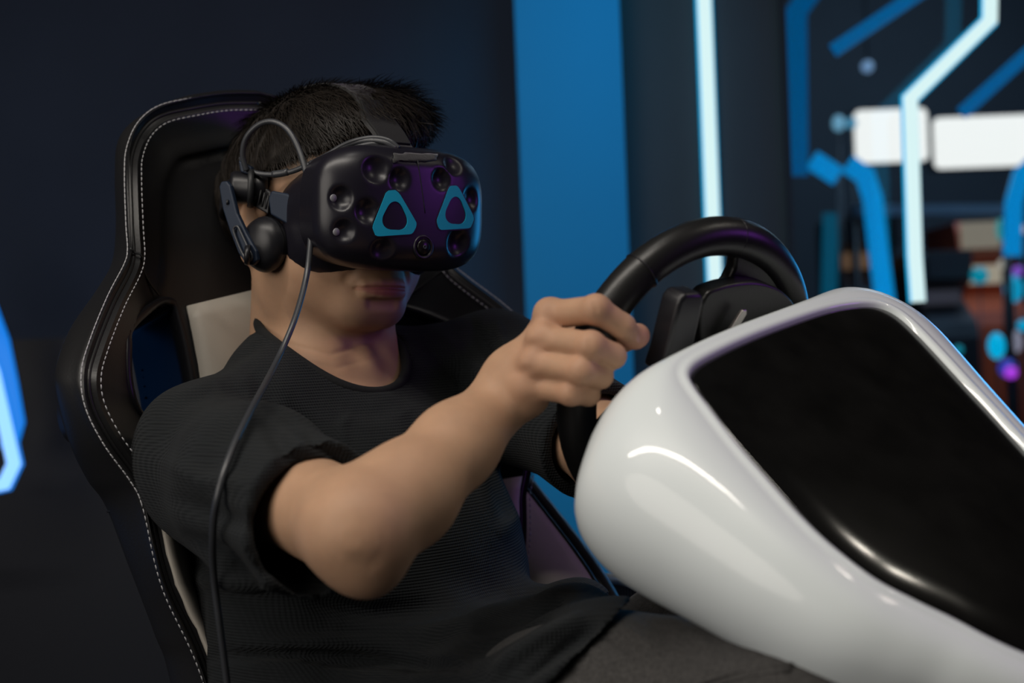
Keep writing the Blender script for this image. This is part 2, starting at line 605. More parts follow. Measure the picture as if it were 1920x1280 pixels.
struct(wbox('wall_side_far', (0.25, 3.30, 0), (0.35, 7.6, 3.2), M['wall_dark']))
struct(wbox('wall_right', (4.1, -1.5, 0), (4.2, 7.6, 3.2), M['wall_dark']))
win = struct(wbox('window_1', (0.600, 3.04, 0), (0.612, 3.16, 3.2), M['wainscot']), 'glass partition with a black upright beside the light tubes')
obj('pane', *box_vf((2.356, 3.10, 1.6), EX, EY, EZ, 1.744, 0.005, 1.6), M['glass'], win, smooth=False, world_space=True)
obj('bottom_rail', *box_vf((2.37, 3.10, 0.05), EX, EY, EZ, 1.73, 0.03, 0.05), M['wainscot'], win, smooth=False, world_space=True)

# ------------------------------------------------------------------ racing seat
TH = math.radians(42)
SF = np.array([math.sin(TH), -math.cos(TH), 0.0])        # where the seat faces
SR = np.array([-math.cos(TH), -math.sin(TH), 0.0])       # sitter's right
RC = math.radians(14)
SV = EZ * math.cos(RC) - SF * math.sin(RC)               # up the backrest
SW = SF * math.cos(RC) + EZ * math.sin(RC)               # out of the backrest
SO = np.array([-0.237, 1.517, 1.0])

def S3(u, v, w):
    u = np.asarray(u, float)[..., None]; v = np.asarray(v, float)[..., None]; w = np.asarray(w, float)[..., None]
    u = np.where(u < 0, u * (1 - .10 * np.clip((-.07 - v) / .08, 0, 1)), u)
    return SO + u * SR + v * SV + w * SW

# half widths and heights of the seams and the silhouette, measured up the backrest
T_v1 = [-.60, -.45, -.286, -.197, -.126, -.102, -.069, -.036, -.007, .024, .069, .107, .126, .156, .21, .242, .274, .294, .307, .318, .324]
T_u1 = [.165, .172, .196, .228, .240, .250, .274, .288, .288, .272, .241, .210, .199, .192, .182, .171, .150, .125, .086, .045, 0.0]
T_w1 = [.10, .10, .10, .105, .11, .112, .118, .12, .12, .11, .09, .07, .06, .05, .04, .03, .02, .02, .02, .018, .018]
T_v0 = [-.60, -.45, -.281, -.236, -.171, -.116, -.092, -.059, -.019, .007, .047, .094, .13, .173, .224, .264, .29, .314, .326, .332, .3345]
T_u0 = [.185, .190, .204, .214, .232, .250, .267, .285, .297, .295, .269, .223, .193, .179, .174, .165, .138, .093, .055, .025, 0.0]
T_w0 = [.05, .05, .05, .05, .05, .055, .06, .07, .08, .08, .06, .03, .01, 0, 0, 0, 0, 0, 0, 0, 0]

def resample(tv, tu, tw, n, vlo):
    p = np.stack([tu, tv, tw], 1)
    p = p[np.array(tv) >= vlo - 1e-9]
    q = catmull(p, 12)
    s = np.concatenate([[0], np.cumsum(np.linalg.norm(np.diff(q, axis=0), axis=1))])
    t = np.linspace(0, s[-1], n)
    return np.stack([np.interp(t, s, q[:, k]) for k in range(3)], 1)

NR = 260
L1 = resample(T_v1, T_u1, T_w1, NR, -.60)     # outer seam
L0 = resample(T_v0, T_u0, T_w0, NR, -.60)     # silhouette
def inset(L, d):
    t = np.gradient(L[:, :2], axis=0); t /= np.linalg.norm(t, axis=1)[:, None] + 1e-12
    nrm = np.stack([-t[:, 1], t[:, 0]], 1)
    o = L.copy(); o[:, :2] += nrm * d
    o[:, 0] = np.maximum(o[:, 0], 0.0)
    return o
L2 = inset(L1, 0.012); L2[:, 2] -= 0.001      # inner seam
L3 = inset(L1, 0.05)                          # foot of the bolster
L3[:, 2] = 0.25 * L3[:, 2] + 0.003
L3[:, 0] = np.where(L3[:, 1] < .11, np.minimum(L3[:, 0], .16), L3[:, 0])
def lerp(a, b, t): return a + (b - a) * t
seatst = []
cen = L3.copy(); cen[:, 0] = 0; cen[:, 2] = 0.0
c1 = lerp(cen, L3, .5); c2 = lerp(cen, L3, .85)
c1[:, 2] = 0; c2[:, 2] = 0.002
mid = lerp(L3, L2, .5); mid[:, 2] = lerp(L3, L2, .42)[:, 2]
gro = lerp(L1, L2, .5); gro[:, 2] -= 0.004
roll = lerp(L1, L0, .45); roll[:, 2] = np.maximum(L1[:, 2], L0[:, 2]) * 0.9 + 0.004
bk1 = inset(L0, .030); bk1[:, 2] -= 0.03
bk2 = inset(L0, .075); bk2[:, 2] = np.minimum(-.055, L0[:, 2] - .085)
bk3 = inset(L0, .12); bk3[:, 2] = -.085; bk3[:, 1] = np.minimum(bk3[:, 1], .30)
bkc = bk3.copy(); bkc[:, 0] = 0
stations = [cen, c1, c2, L3, mid, L2, gro, L1, roll, L0, bk1, bk2, bk3, bkc]

def seat_shell():
    rows = []
    for i in range(NR):
        p = np.array([s[i] for s in stations])
        front = catmull(p[:6], 9)[:-1]
        seam = p[5:8]
        out = catmull(p[7:], 9)[1:]
        rows.append(np.concatenate([front, seam, out]))
    R = np.array(rows)                        # NR x K x 3, right half
    K = R.shape[1]
    left = R[:, 1:-1][:, ::-1].copy(); left[..., 0] *= -1
    ring = np.concatenate([R, left], 1)
    n = ring.shape[1]
    v = S3(ring[..., 0], ring[..., 1], ring[..., 2]).reshape(-1, 3)
    f = []
    for i in range(NR - 1):
        for k in range(n):
            l = (k + 1) % n
            f.append((i * n + k, i * n + l, (i + 1) * n + l, (i + 1) * n + k))
    f.append(tuple(range(n))[::-1]); f.append(tuple(range((NR - 1) * n, NR * n)))
    uu = ring[..., 0].ravel(); vv2 = ring[..., 1].ravel()
    fa = np.array(f[:-2])
    cu = np.abs(uu[fa].mean(1)); cv2 = vv2[fa].mean(1)
    keep = ~inside(cu, cv2, hole_c)
    return v, [tuple(q) for q in fa[keep]] + f[-2:]

HOLE = [(.158, .082), (.132, .090), (.125, .075), (.118, .005), (.124, -.035), (.160, -.050), (.205, -.035), (.219, -.010), (.216, .028), (.205, .050)]
hole_c = catmull(HOLE, 5, closed=True)
def inside(x, y, poly):
    r_ = np.zeros(len(x), bool); j = len(poly) - 1
    for i in range(len(poly)):
        xi, yi = poly[i]; xj, yj = poly[j]
        c = ((yi > y) != (yj > y)) & (x < (xj - xi) * (y - yi) / (yj - yi + 1e-12) + xi)
        r_ ^= c; j = i
    return r_

seat_base = W(np.array([[-0.10, 1.36, 0]]))[0]; seat_base[2] = 0
seat = thing('racing_seat', seat_base, 'black leather racing seat with cream inserts and pale stitching under the seated player', 'seat')
v, f = seat_shell()
shell = obj('backrest', v, f, M['leather'], seat)
bm = bmesh.new(); bm.from_mesh(shell.data); bmesh.ops.remove_doubles(bm, verts=bm.verts, dist=1e-5)
bmesh.ops.recalc_face_normals(bm, faces=bm.faces); bm.to_mesh(shell.data); bm.free()

for sgn in (1, -1):
    # plastic trim lining the harness slot
    def surf_w(u, v_):
        row = np.argmin(np.abs(L1[:, 1] - v_) + (L1[:, 0] < .05) * 9)
        pu = [s[row][0] for s in stations[:8]]; pw = [s[row][2] for s in stations[:8]]
        return np.interp(abs(u), pu, pw)
    m_ = len(hole_c)
    W0 = np.array([surf_w(a, b) for a, b in hole_c])
    for _ in range(8): W0 = (np.roll(W0, 1) + 2 * W0 + np.roll(W0, -1)) / 4
    cmid = hole_c.mean(0)
    ring_v = []; ring_f = []
    for (a, b), w0 in zip(hole_c, W0):
        d = unit(np.array([a, b]) - cmid)
        for off, ww in ((.007, w0 + .001), (.004, w0 + .005), (-.002, w0 + .003), (-.004, w0 - .012), (-.004, -.10)):
            ring_v.append(S3(sgn * (a + d[0] * off), b + d[1] * off, ww))
    for i in range(m_):
        j = (i + 1) % m_
        for k in range(4):
            q = (i * 5 + k, i * 5 + k + 1, j * 5 + k + 1, j * 5 + k)
            ring_f.append(q if sgn < 0 else q[::-1])
    obj('harness_slot_trim', np.array(ring_v), ring_f, M['plastic'], seat)
try:
    shell.data.set_sharp_from_angle(angle=math.radians(50))
except Exception:
    pass

def patch(name, m, uv_poly_rows, lift, parent=seat):
    """a stuffed panel lying on the backrest: rows of (u,v,w) points, lifted out along w with rounded borders"""
    R = np.array(uv_poly_rows, float)
    a, b = R.shape[:2]
    v = []; f = []
    for i in range(a):
        for j in range(b):
            e = min(i, a - 1 - i, j, b - 1 - j)
            h = lift * (0 if e == 0 else (0.75 if e == 1 else 1.0))
            v.append(S3(R[i, j, 0], R[i, j, 1], R[i, j, 2] + h - 0.001))
    for i in range(a - 1):
        for j in range(b - 1):
            f.append((i * b + j, i * b + j + 1, (i + 1) * b + j + 1, (i + 1) * b + j))
    o = obj(name, np.array(v), f, m, parent)
    bm = bmesh.new(); bm.from_mesh(o.data); bmesh.ops.recalc_face_normals(bm, faces=bm.faces); bm.to_mesh(o.data); bm.free()
    sol = o.modifiers.new('thick', 'SOLIDIFY'); sol.thickness = 0.004; sol.offset = 0
    return o

def surf_at(u, v_):
    row = np.argmin(np.abs(L1[:, 1] - v_) + (L1[:, 0] < .05) * 9)
    pu = [s[row][0] for s in stations[:8]]; pw = [s[row][2] for s in stations[:8]]
    return float(np.interp(abs(u), pu, pw))

rows = []
for v_ in np.linspace(.088, -.50, 40):
    hw = np.interp(v_, [-.5, -.13, .021, .088], [.12, .110, .107, .112])
    rows.append([(u, v_ + .026 * max(0, 1 - (.088 - v_) / .12) * (1 - abs(u) / hw), surf_at(u, v_) + .002) for u in np.linspace(-hw, hw, 16)])
patch('centre_panel', M['cream'], rows, .006)['label'] = 'cream leather centre panel of the backrest'
for sgn in (1, -1):
    rows = []
    for v_ in np.linspace(-.128, -.58, 34):
        i = np.argmin(np.abs(L2[:, 1] - v_))
        uo = L2[i, 0]; wo = L2[i, 2]
        ui = max(.125, uo - .085)
        rows.append([(sgn * lerp(uo, ui, t), v_, lerp(wo, surf_at(ui, v_), t ** 1.15) + .002) for t in np.linspace(0, 1, 9)])
    o = patch('bolster_panel', M['cream'], rows, .004)
    o['label'] = 'cream leather inner face of the side bolster'
    # cream stitches along its border
    mb = MB()
    for k in range(0, 62):
        v_ = -.132 - k * .0068
        i = np.argmin(np.abs(L2[:, 1] - v_)); uo = L2[i, 0] - .010
        if uo < .1: break
        w_ = lerp(L2[i, 2], surf_at(max(.125, uo - .075), v_), .13) + .0075
        a = S3(sgn * uo, v_, w_); b = S3(sgn * uo, v_ - .0042, w_)
        mb.add(*tube_vf([a, b], .0008, 5))
    mb.build('stitching', M['thread_tan'], seat)['kind'] = 'stuff'

def dashes(name, L, sgn, m, length, gap, rad, lift, vmin):
    p = S3(sgn * L[:, 0], L[:, 1], L[:, 2] + lift)
    keep = L[:, 1] >= vmin
    p = p[keep]
    s = np.concatenate([[0], np.cumsum(np.linalg.norm(np.diff(p, axis=0), axis=1))])
    mb = MB()
    t = 0
    while t + length < s[-1]:
        pts = [np.array([np.interp(x, s, p[:, k]) for k in range(3)]) for x in (t, t + length / 2, t + length)]
        pts[1] = pts[1] + SW * 0.0004
        mb.add(*tube_vf(pts, [rad * .6, rad, rad * .6], 5))
        t += length + gap
    o = mb.build(name, m, seat)
    o['kind'] = 'stuff'
    return o
for sgn in (1, -1):
    dashes('stitching', inset(L1, -.0035), sgn, M['thread'], .0045, .0018, .0007, .0018, -.128)
    dashes('stitching', inset(L1, .0155), sgn, M['thread'], .0045, .0018, .0007, .0006, -.118)
    dashes('stitching', inset(L1, -.0035), sgn, M['thread'], .0045, .0018, .0007, .0018, -.60)
    i0 = L1[:, 1]
    tube('seam_piping', S3(sgn * gro[:, 0], gro[:, 1], gro[:, 2] + .0005), .0022, M['leather'], seat, 6)
    # creases where the head cushion is sewn to the shoulder wing, and where the wing meets the bolster
    pts = [(.200, .128), (.185, .118), (.168, .105), (.150, .095)]
    tube('cushion_seam', [S3(sgn * a, b, surf_at(a, b) + .0035) for a, b in catmull(pts, 5)], .0012, M['rubber'], seat, 6)
    i = np.argmin(np.abs(L1[:, 1] + .127)); j = np.argmin(np.abs(L0[:, 1] + .118))
    tube('bolster_seam', [S3(sgn * lerp(L1[i, 0], L0[j, 0], t), -.127 + .006 * t, lerp(L1[i, 2], L0[j, 2], t) + .010 * math.sin(math.pi * t) ) for t in np.linspace(0, 1, 8)], .0011, M['rubber'], seat, 6)
    pts = [(.283, .012, .105), (.290, -.008, .108), (.288, -.03, .107), (.280, -.055, .10), (.270, -.075, .092)]
    tube('wing_crease', [S3(sgn * a, b, c) for a, b, c in catmull(pts, 6)], .0016, M['leather'], seat, 6)
    rows = []
# seat cushion, side bolsters and pedestal
fs = Field(axis((-.75, .75, .007)), axis((.6, 2.1, .007)), axis((.1, 1.0, .007)))
hipc = S3(0, -.52, .0)
cush = hipc + SF * .24 + np.array([0, 0, -.05])
up2 = unit(EZ * .985 - SF * .17); fw2 = np.cross(SR, up2); fw2 = fw2 if fw2 @ SF > 0 else -fw2
fs.rbox(cush, (.16, .27, .055), .045, (SR, fw2, up2))
for s_ in (1, -1):
    fs.rbox(cush + SR * s_ * .20 + up2 * .04, (.055, .26, .085), .05, (SR, fw2, up2), k=.03)
cv, cq = fs.mesh(1)
obj('seat_cushion', cv, cq, M['leather'], seat)
cw = W(cush[None])[0]
mb = MB()
mb.add(*box_vf((cw[0], cw[1], .03), unit(SR), unit(SF), EZ, .24, .34, .03))
for a in (-1, 1):
    for b in (-1, 1):
        c = np.array([cw[0], cw[1], 0]) + SR * .17 * a + SF * .2 * b
        mb.add(*tube_vf([c + EZ * .03, c + EZ * (cw[2] - .06)], .022, 12))
mb.build('seat_pedestal', M['plastic'], seat, smooth=False, world_space=True)

# far thigh bolster sweeping forward from the backrest into the cushion
oe = catmull([P(930, 850, 1.62), P(972, 902, 1.61), P(1015, 956, 1.59), P(1072, 1030, 1.555), P(1112, 1088, 1.525), P(1146, 1152, 1.495), P(1172, 1225, 1.47), P(1190, 1310, 1.45)], 6)
nE = len(oe)
inn = np.array([p + np.array([-.062 - .012 * t, -.015 + .0 * t, -.028]) for p, t in zip(oe, np.linspace(0, 1, nE))])
bw = []; bf = []
for i in range(nE):
    for t in np.linspace(0, 1, 7):
        bw.append(lerp(oe[i], inn[i], t) + np.array([0, -.010 * math.sin(math.pi * t), .004 * math.sin(math.pi * t)]))
for i in range(nE - 1):
    for k in range(6):
        bf.append((i * 7 + k, i * 7 + k + 1, (i + 1) * 7 + k + 1, (i + 1) * 7 + k))
o = obj('bolster_panel', np.array(bw), bf, M['cream'], seat)
o['label'] = 'cream leather inner face of the far thigh bolster'
sl0 = o.modifiers.new('thick', 'SOLIDIFY'); sl0.thickness = .008; sl0.offset = 0
tube('bolster_edge', oe + np.array([.008, .012, -.004]), .0105, M['leather'], seat, 12)
tube('seam_piping', oe + np.array([.000, -.002, .003]), .0022, M['leather'], seat, 6)

# ------------------------------------------------------------------ steering wheel frame (used by the hands too)
WC = np.array([0.1496, 1.1977, 1.0237])
_th, _ph = 0.6539, -0.3421
WN = np.array([math.sin(_th) * math.cos(_ph), -math.cos(_th) * math.cos(_ph), math.sin(_ph)])   # away from the driver
WA = np.array([-math.cos(_th), -math.sin(_th), 0.0])                                             # driver's right
WB = np.cross(WN, WA)                                                                          # up the wheel
if WB[2] < 0: WB = -WB
WR, WT = 0.1196, 0.0160
def wheel(ang, r=WR, n=0.0):
    return WC + r * (math.cos(ang) * WA + math.sin(ang) * WB) + n * WN

# ------------------------------------------------------------------ person
def sample(Fd, p):
    p = np.atleast_2d(p)
    ii = [np.clip(np.searchsorted(a, p[:, i]) - 1, 0, len(a) - 2) for i, a in enumerate(Fd.ax)]
    fr = [(p[:, i] - a[ii[i]]) / (a[ii[i] + 1] - a[ii[i]]) for i, a in enumerate(Fd.ax)]
    out = 0
    for a in (0, 1):
        for b in (0, 1):
            for c in (0, 1):
                out = out + Fd.f[ii[0] + a, ii[1] + b, ii[2] + c] * (fr[0] if a else 1 - fr[0]) * (fr[1] if b else 1 - fr[1]) * (fr[2] if c else 1 - fr[2])
    return out
HY = math.radians(40)
HF = np.array([math.sin(HY), -math.cos(HY), 0.0])
HR = np.array([-math.cos(HY), -math.sin(HY), 0.0])
HU = EZ
HC = np.array([-0.190, 1.452, 1.166])
HS = 1.03
def H3(x, y, z):
    x = np.asarray(x, float)[..., None]; y = np.asarray(y, float)[..., None]; z = np.asarray(z, float)[..., None]
    return HC + HS * (x * HR + y * HF + z * HU)
HAX = (HR, HF, HU)

shR = P(385, 850, 1.285); shL = P(930, 692, 1.56)
elR = P(672, 994, 1.005); wrR = P(952, 742, 1.140)
elL = P(1150, 850, 1.34)
TR = unit(np.array([shR[0] - shL[0], shR[1] - shL[1], 0])); TF = np.array([-TR[1], TR[0], 0])
if TF[1] > 0: TF = -TF
TAX = (TR, TF, EZ)
NB = np.array([-0.186, 1.446, 1.028])        # base of the neck

B = Field(axis((-.36, -.154, .0026), (-.154, -.096, .0013), (-.096, -.05, .0026), (-.05, -.02, .003), (-.02, .125, .0021), (.125, .36, .006)),
          axis((.88, 1.02, .004), (1.02, 1.20, .0021), (1.20, 1.24, .003), (1.24, 1.34, .0026), (1.34, 1.402, .0013), (1.402, 1.6, .0026), (1.6, 1.75, .006)),
          axis((.55, .95, .006), (.95, 1.076, .0021), (1.076, 1.116, .0013), (1.116, 1.34, .0026)))
s = HS
# skull, face, jaw
B.ell(H3(0, -.016, .044), (.076 * s, .098 * s, .078 * s), HAX, .01)
B.ell(H3(0, .040, -.005), (.066 * s, .056 * s, .085 * s), HAX, .03)
B.ell(H3(0, .046, -.056), (.056 * s, .044 * s, .038 * s), HAX, .03)
B.ell(H3(0, .078, -.078), (.027 * s, .018 * s, .016 * s), HAX, .022)
for q in (1, -1):
    B.ell(H3(q * .050, .012, -.052), (.020 * s, .026 * s, .030 * s), HAX, .03)
    B.ell(H3(q * .043, .054, -.032), (.025 * s, .024 * s, .030 * s), HAX, .025)
    B.cap(H3(q * .050, .004, -.058), H3(q * .018, .072, -.080), .017 * s, .014 * s, .025)
# mouth: muzzle, lips, slit, corners
B.ell(H3(0, .080, -.050), (.030 * s, .020 * s, .024 * s), HAX, .02)
def fsurf(x, z):
    hh = np.linspace(.125, .045, 320)
    ok = sample(B, H3(np.full(320, x), hh, np.full(320, z))) < 0
    return hh[np.argmax(ok)]
mx = np.linspace(-.0275, .0275, 9)
lens = np.sqrt(np.clip(1 - (mx / .0285) ** 2, 0, 1))
yl = np.array([fsurf(x, -.0628) for x in mx])
yl = np.minimum(yl, np.interp(np.abs(mx), [0, .0275], [yl.max(), yl[0]]) + .002)
zu = -.0628 + .0030 * lens - .0012 * (np.abs(mx) < .003); zl = -.0628 - .0048 * lens
for a in range(8):
    B.cap(H3(mx[a], yl[a] - .0005, zu[a]), H3(mx[a + 1], yl[a + 1] - .0005, zu[a + 1]), .0008 + .0034 * lens[a], .0008 + .0034 * lens[a + 1], .006)
for a in range(8):
    B.cap(H3(mx[a], yl[a] - .0008, zl[a]), H3(mx[a + 1], yl[a + 1] - .0008, zl[a + 1]), .0008 + .0043 * lens[a], .0008 + .0043 * lens[a + 1], .006)
yc = fsurf(0, -.078)
B.cap(H3(-.012, yc + .0015, -.0775), H3(.012, yc + .0015, -.0775), .0035, .0035, .008, 's')
for q in (1, -1):
    y_ = fsurf(q * .031, -.0635)
    B.ell(H3(q * .031, y_ + .0015, -.0635), (.0035, .003, .005), HAX, .008, 's')
    y0_, y1_ = fsurf(q * .022, -.034), fsurf(q * .036, -.056)
    B.cap(H3(q * .022, y0_ + .0012, -.034), H3(q * .036, y1_ + .0012, -.056), .0018, .0016, .008, 's')
# nose (mostly under the visor)
B.cap(H3(0, .098, .020), H3(0, .118, -.024), .010, .013, .012)
for q in (1, -1):
    B.ell(H3(q * .012, .104, -.030), (.009, .011, .008), HAX, .008)
    B.ell(H3(q * .031, .094, .012), (.016, .010, .010), HAX, .008, 's')
# ears
for q in (1, -1):
    pts = [(.076, .010, -.022), (.081, -.010, -.030), (.087, -.022, -.004), (.090, -.022, .020), (.088, -.008, .032), (.083, .008, .026), (.078, .012, .010)]
    B.chain([H3(q * a, b, c) for a, b, c in pts], [.006, .0062, .0048, .0045, .0045, .0045, .005], .006)
    B.ell(H3(q * .080, -.006, .002), (.006, .016, .024), HAX, .008)
    B.ell(H3(q * .0865, .002, .004), (.006, .007, .010), HAX, .005, 's')
# neck
B.cap(H3(0, -.022, -.030), NB + TF * -.012, .0545, .060, .03)
B.cap(H3(0, -.030, -.020), NB - TF * .03 - EZ * .01, .050, .062, .03)
for q in (1, -1):                                  # neck muscles down to the collar bones
    B.cap(H3(q * .058, -.008, -.040), NB + TF * .062 + TR * q * .018 - EZ * .035, .014, .010, .022)
    B.cap(NB + TF * .068 + TR * q * .020 - EZ * .042, NB + TF * .03 + TR * q * .13 - EZ * .02, .008, .009, .014)
B.ell(NB + TF * .056 - EZ * .005, (.012, .012, .018), TAX, .014)
# trunk
mid_sh = (shR + shL) / 2
B.ell(mid_sh - EZ * .138 + TF * .0, (.150, .100, .165), TAX, .03)
B.ell(NB - EZ * .052 - TF * .006, (.090, .058, .042), TAX, .04)
B.cap(shR - EZ * .004, NB - EZ * .036 + TR * .03, .040, .042, .05)
B.cap(shL - EZ * .004, NB - EZ * .036 - TR * .03, .040, .042, .05)
PEL = np.array([-.085, 1.335, .630])
B.cap(mid_sh - EZ * .2, PEL, .115, .120, .06)
# right arm
B.chain([shR, lerp(shR, elR, .5), elR], [.044, .040, .0370], .02)
d1 = unit(wrR - elR)
B.chain([elR, lerp(elR, wrR, .28) - EZ * .005, lerp(elR, wrR, .62) - EZ * .002, wrR], [.0365, .0360, .0300, .0235], .02)
B.ell(P(692, 1068, 1.000), (.013, .013, .013), None, .03)
# left arm
wrL = wheel(math.pi + .25, .175, -.035)
B.chain([shL, elL], [.054, .040], .02)
B.chain([elL, lerp(elL, wrL, .4), wrL], [.038, .036, .025], .02)
# right hand
def fingers(mcp, pip, dip, tip, r):
    B.chain([mcp, pip, dip, tip], [r[0] * .93, r[1] * .96, r[2], r[3]], .0028)
    B.ell(pip, (r[1] * 1.05,) * 3, None, .003)
hand = dict(
    index=[(1036, 590, 1.098), (1118, 580, 1.064), (1168, 612, 1.072), (1187, 634, 1.090)],
    middle=[(1022, 636, 1.088), (1108, 648, 1.056), (1150, 667, 1.068), (1150, 672, 1.092)],
    ring=[(1008, 682, 1.088), (1090, 695, 1.056), (1126, 705, 1.070), (1122, 706, 1.093)],
    little=[(1000, 722, 1.094), (1070, 736, 1.066), (1104, 740, 1.078), (1100, 738, 1.097)])
rad = dict(index=(.0122, .0112, .0098, .0080), middle=(.0122, .0110, .0098, .0085), ring=(.0118, .0105, .0095, .0082), little=(.0112, .0096, .0086, .0075))
J = {k: [P(p[0], p[1], p[2] + .012) for p in q] for k, q in hand.items()}
for k in J:
    B.cap(lerp(wrR, J[k][0], .08), J[k][0], .0170, .0118, .009)
for k in J:
    fingers(*J[k], rad[k])
    B.ell(J[k][0] + np.array([-.003, -.003, .001]), (.0122,) * 3, None, .006)
B.ell(P(988, 738, 1.118), (.017, .017, .018), None, .015)
B.ell(P(960, 705, 1.128), (.022, .020, .022), None, .02)
th_ = [P(985, 690, 1.150), P(1060, 640, 1.152), P(1140, 645, 1.140), P(1197, 628, 1.106)]
B.chain(th_, [.0175, .0130, .0118, .0090], .008)
# left hand on the far side of the rim
aL = math.pi + .25
tL = -math.sin(aL) * WA + math.cos(aL) * WB
oL = math.cos(aL) * WA + math.sin(aL) * WB
cL = wheel(aL)
for i, kk in enumerate((-.030, -.010, .010, .029)):
    c = cL + tL * kk
    q = [c + oL * .034 + WN * .004, c + oL * .010 + WN * .029, c - oL * .018 + WN * .024, c - oL * .027 + WN * .000]
    B.cap(wrL, q[0], .017, .012, .012)
    fingers(*q, (.0112, .0100, .0090, .0078))
B.chain([wrL, cL + oL * .02 - WN * .032 - tL * .03, cL - oL * .004 - WN * .028 - tL * .036, cL - oL * .026 - WN * .020 - tL * .036], [.016, .0125, .011, .009], .008)
bv, bq = B.mesh(2)
bn = normals(bv, bq)
# creases of knuckles, neck and jaw
for pts, w_, a_ in [([(520, 640), (620, 665), (700, 640)], 5, -.0012), ([(530, 670), (630, 690), (700, 672)], 5, -.0010),
                    ([(650, 520), (640, 500), (655, 480)], 6, -.001), ([(1112, 562), (1122, 598)], 4, -.0008), ([(1104, 630), (1108, 664)], 4, -.0008),
                    ([(640, 1050), (690, 1060), (725, 1035)], 14, -.0012),
                    ([(1010, 575), (1030, 640), (1000, 730)], 12, .0012), ([(960, 660), (1015, 640)], 8, -.001), ([(960, 700), (1000, 690)], 8, -.001)]:
    bv = stroke(bv, bn, pts, w_, a_)
_l = (bv - HC) / HS
_x, _y, _z = _l @ HR, _l @ HF, _l @ HU
_zz = -.0624 - .0010 * np.clip(np.abs(_x) / .028, 0, 1) ** 2
_w = np.exp(-((_z - _zz) / .0015) ** 2) * np.clip((.0305 - np.abs(_x)) / .004, 0, 1) * (_y > .065)
bv = bv - HF * (.0042 * _w)[:, None]
PERSON_LOC = W(PEL[None])[0].copy(); PERSON_LOC[2] = 0.0
person = thing('person', PERSON_LOC, 'person in a black waffle-knit shirt and a black headset gripping a steering wheel', 'person')
body = obj('body', bv, bq, M['skin'], person)
# skin tints that belong to the skin itself: lips, shaved sides, stubble, redder knuckles
loc = (bv - HC) / HS
lx, ly, lz = loc @ HR, loc @ HF, loc @ HU
col = np.tile(np.array([0.50, 0.300, 0.190]), (len(bv), 1))
def blend(c, w_):
    global col
    w_ = np.clip(w_, 0, 1)[:, None]
    col = col * (1 - w_) + np.array(c) * w_
head = (np.abs(lx) < .12) & (np.abs(ly) < .14) & (lz > -.12) & (lz < .2)
ll = np.sqrt(np.clip(1 - (lx / .0285) ** 2, 0, 1))
zc_ = -.0628 - .0012 * ll
lw = np.clip((.0068 * ll - np.abs(lz - zc_)) / .002 + .3, 0, 1) * (ly > .07) * (np.abs(lx) < .0285)
blend((.36, .130, .105), lw * head * (.25 + .6 * ll ** 2 * (lz < -.0625) + .2 * ll))
st = np.exp(-((lz + .095) / .016) ** 2) * (ly > .03) + np.exp(-((lz + .046) / .007) ** 2) * (ly > .07) * (np.abs(lx) < .03)
blend((.30, .20, .15), .33 * st * head)
fade = np.clip((lz - .022) / .03, 0, 1) * np.clip((.075 - ly) / .02, 0, 1) * (np.abs(lx) > .02)
blend((.10, .075, .055), .85 * fade * head)
for k in J:
    for p, rr in ((J[k][0], .014), (J[k][1], .010), (J[k][3], .012)):
        d = np.linalg.norm(bv - p, axis=1)
        blend((.52, .235, .165), .45 * np.exp(-(d / rr) ** 2))
d = np.linalg.norm(bv - th_[3], axis=1); blend((.55, .22, .17), .5 * np.exp(-(d / .012) ** 2))
ca = body.data.color_attributes.new('tint', 'FLOAT_COLOR', 'POINT')
ca.data.foreach_set('color', np.concatenate([col, np.ones((len(col), 1))], 1).astype(np.float32).ravel())
# nails
for k, up in (('index', .0), ('middle', 0)):
    tipp = J[k][3]; dp = J[k][2]
    dr = unit(tipp - dp); vw = unit(-(tipp - np.array([0, 0, CAMZ])))
    n_ = unit(vw - dr * (vw @ dr) + np.array([.6, 0, .2])); n_ = unit(n_ - dr * (n_ @ dr)); sd = np.cross(dr, n_)
    v_ = []; f_ = []
    c0 = lerp(dp, tipp, .72)
    for i in range(6):
        for j in range(6):
            a_ = (i / 5 - .5) * 2; b_ = (j / 5 - .5) * 2
            xx = a_ * .0062 * (1 - .12 * b_ ** 2); yy = b_ * .0052 * (1 - .18 * a_ ** 2)
            v_.append(c0 + dr * xx + sd * yy + n_ * (rad[k][3] * 1.06 * math.cos(b_ * .55) + .0003))
    for i in range(5):
        for j in range(5):
            f_.append((i * 6 + j, i * 6 + j + 1, (i + 1) * 6 + j + 1, (i + 1) * 6 + j))
    nl = obj('fingernail', np.array(v_), f_, mat('nail_' + k, (.55, .30, .23), .25), person)
    bm = bmesh.new(); bm.from_mesh(nl.data); bmesh.ops.recalc_face_normals(bm, faces=bm.faces); bm.to_mesh(nl.data); bm.free()

# ---- shirt
Sf = Field(axis((-.36, .19, .0031)), axis((.93, 1.74, .0031)), axis((.52, 1.13, .0031)))
Sf.ell(mid_sh - EZ * .150, (.170, .115, .183), TAX, .03)
Sf.ell(np.array([-.137, 1.380, .780]), (.174, .138, .19), TAX, .05)
Sf.ell(np.array([-.105, 1.345, .675]), (.190, .160, .13), TAX, .05)
Sf.ell(NB - EZ * .028 - TF * .018, (.098, .066, .078), TAX, .05)
Sf.cap(shR + EZ * .006, NB + TR * .035 - EZ * .026, .056, .052, .05)
Sf.cap(shL + EZ * .006, NB - TR * .035 - EZ * .026, .055, .052, .05)
hemR = lerp(shR, elR, .80) + np.array([-.004, 0, -.012]); axR = unit(elR - shR)
endR = hemR + axR * .05
Sf.chain([shR, lerp(shR, hemR, .5) + EZ * .004, endR + EZ * .004], [.057, .060, .0590], .03)
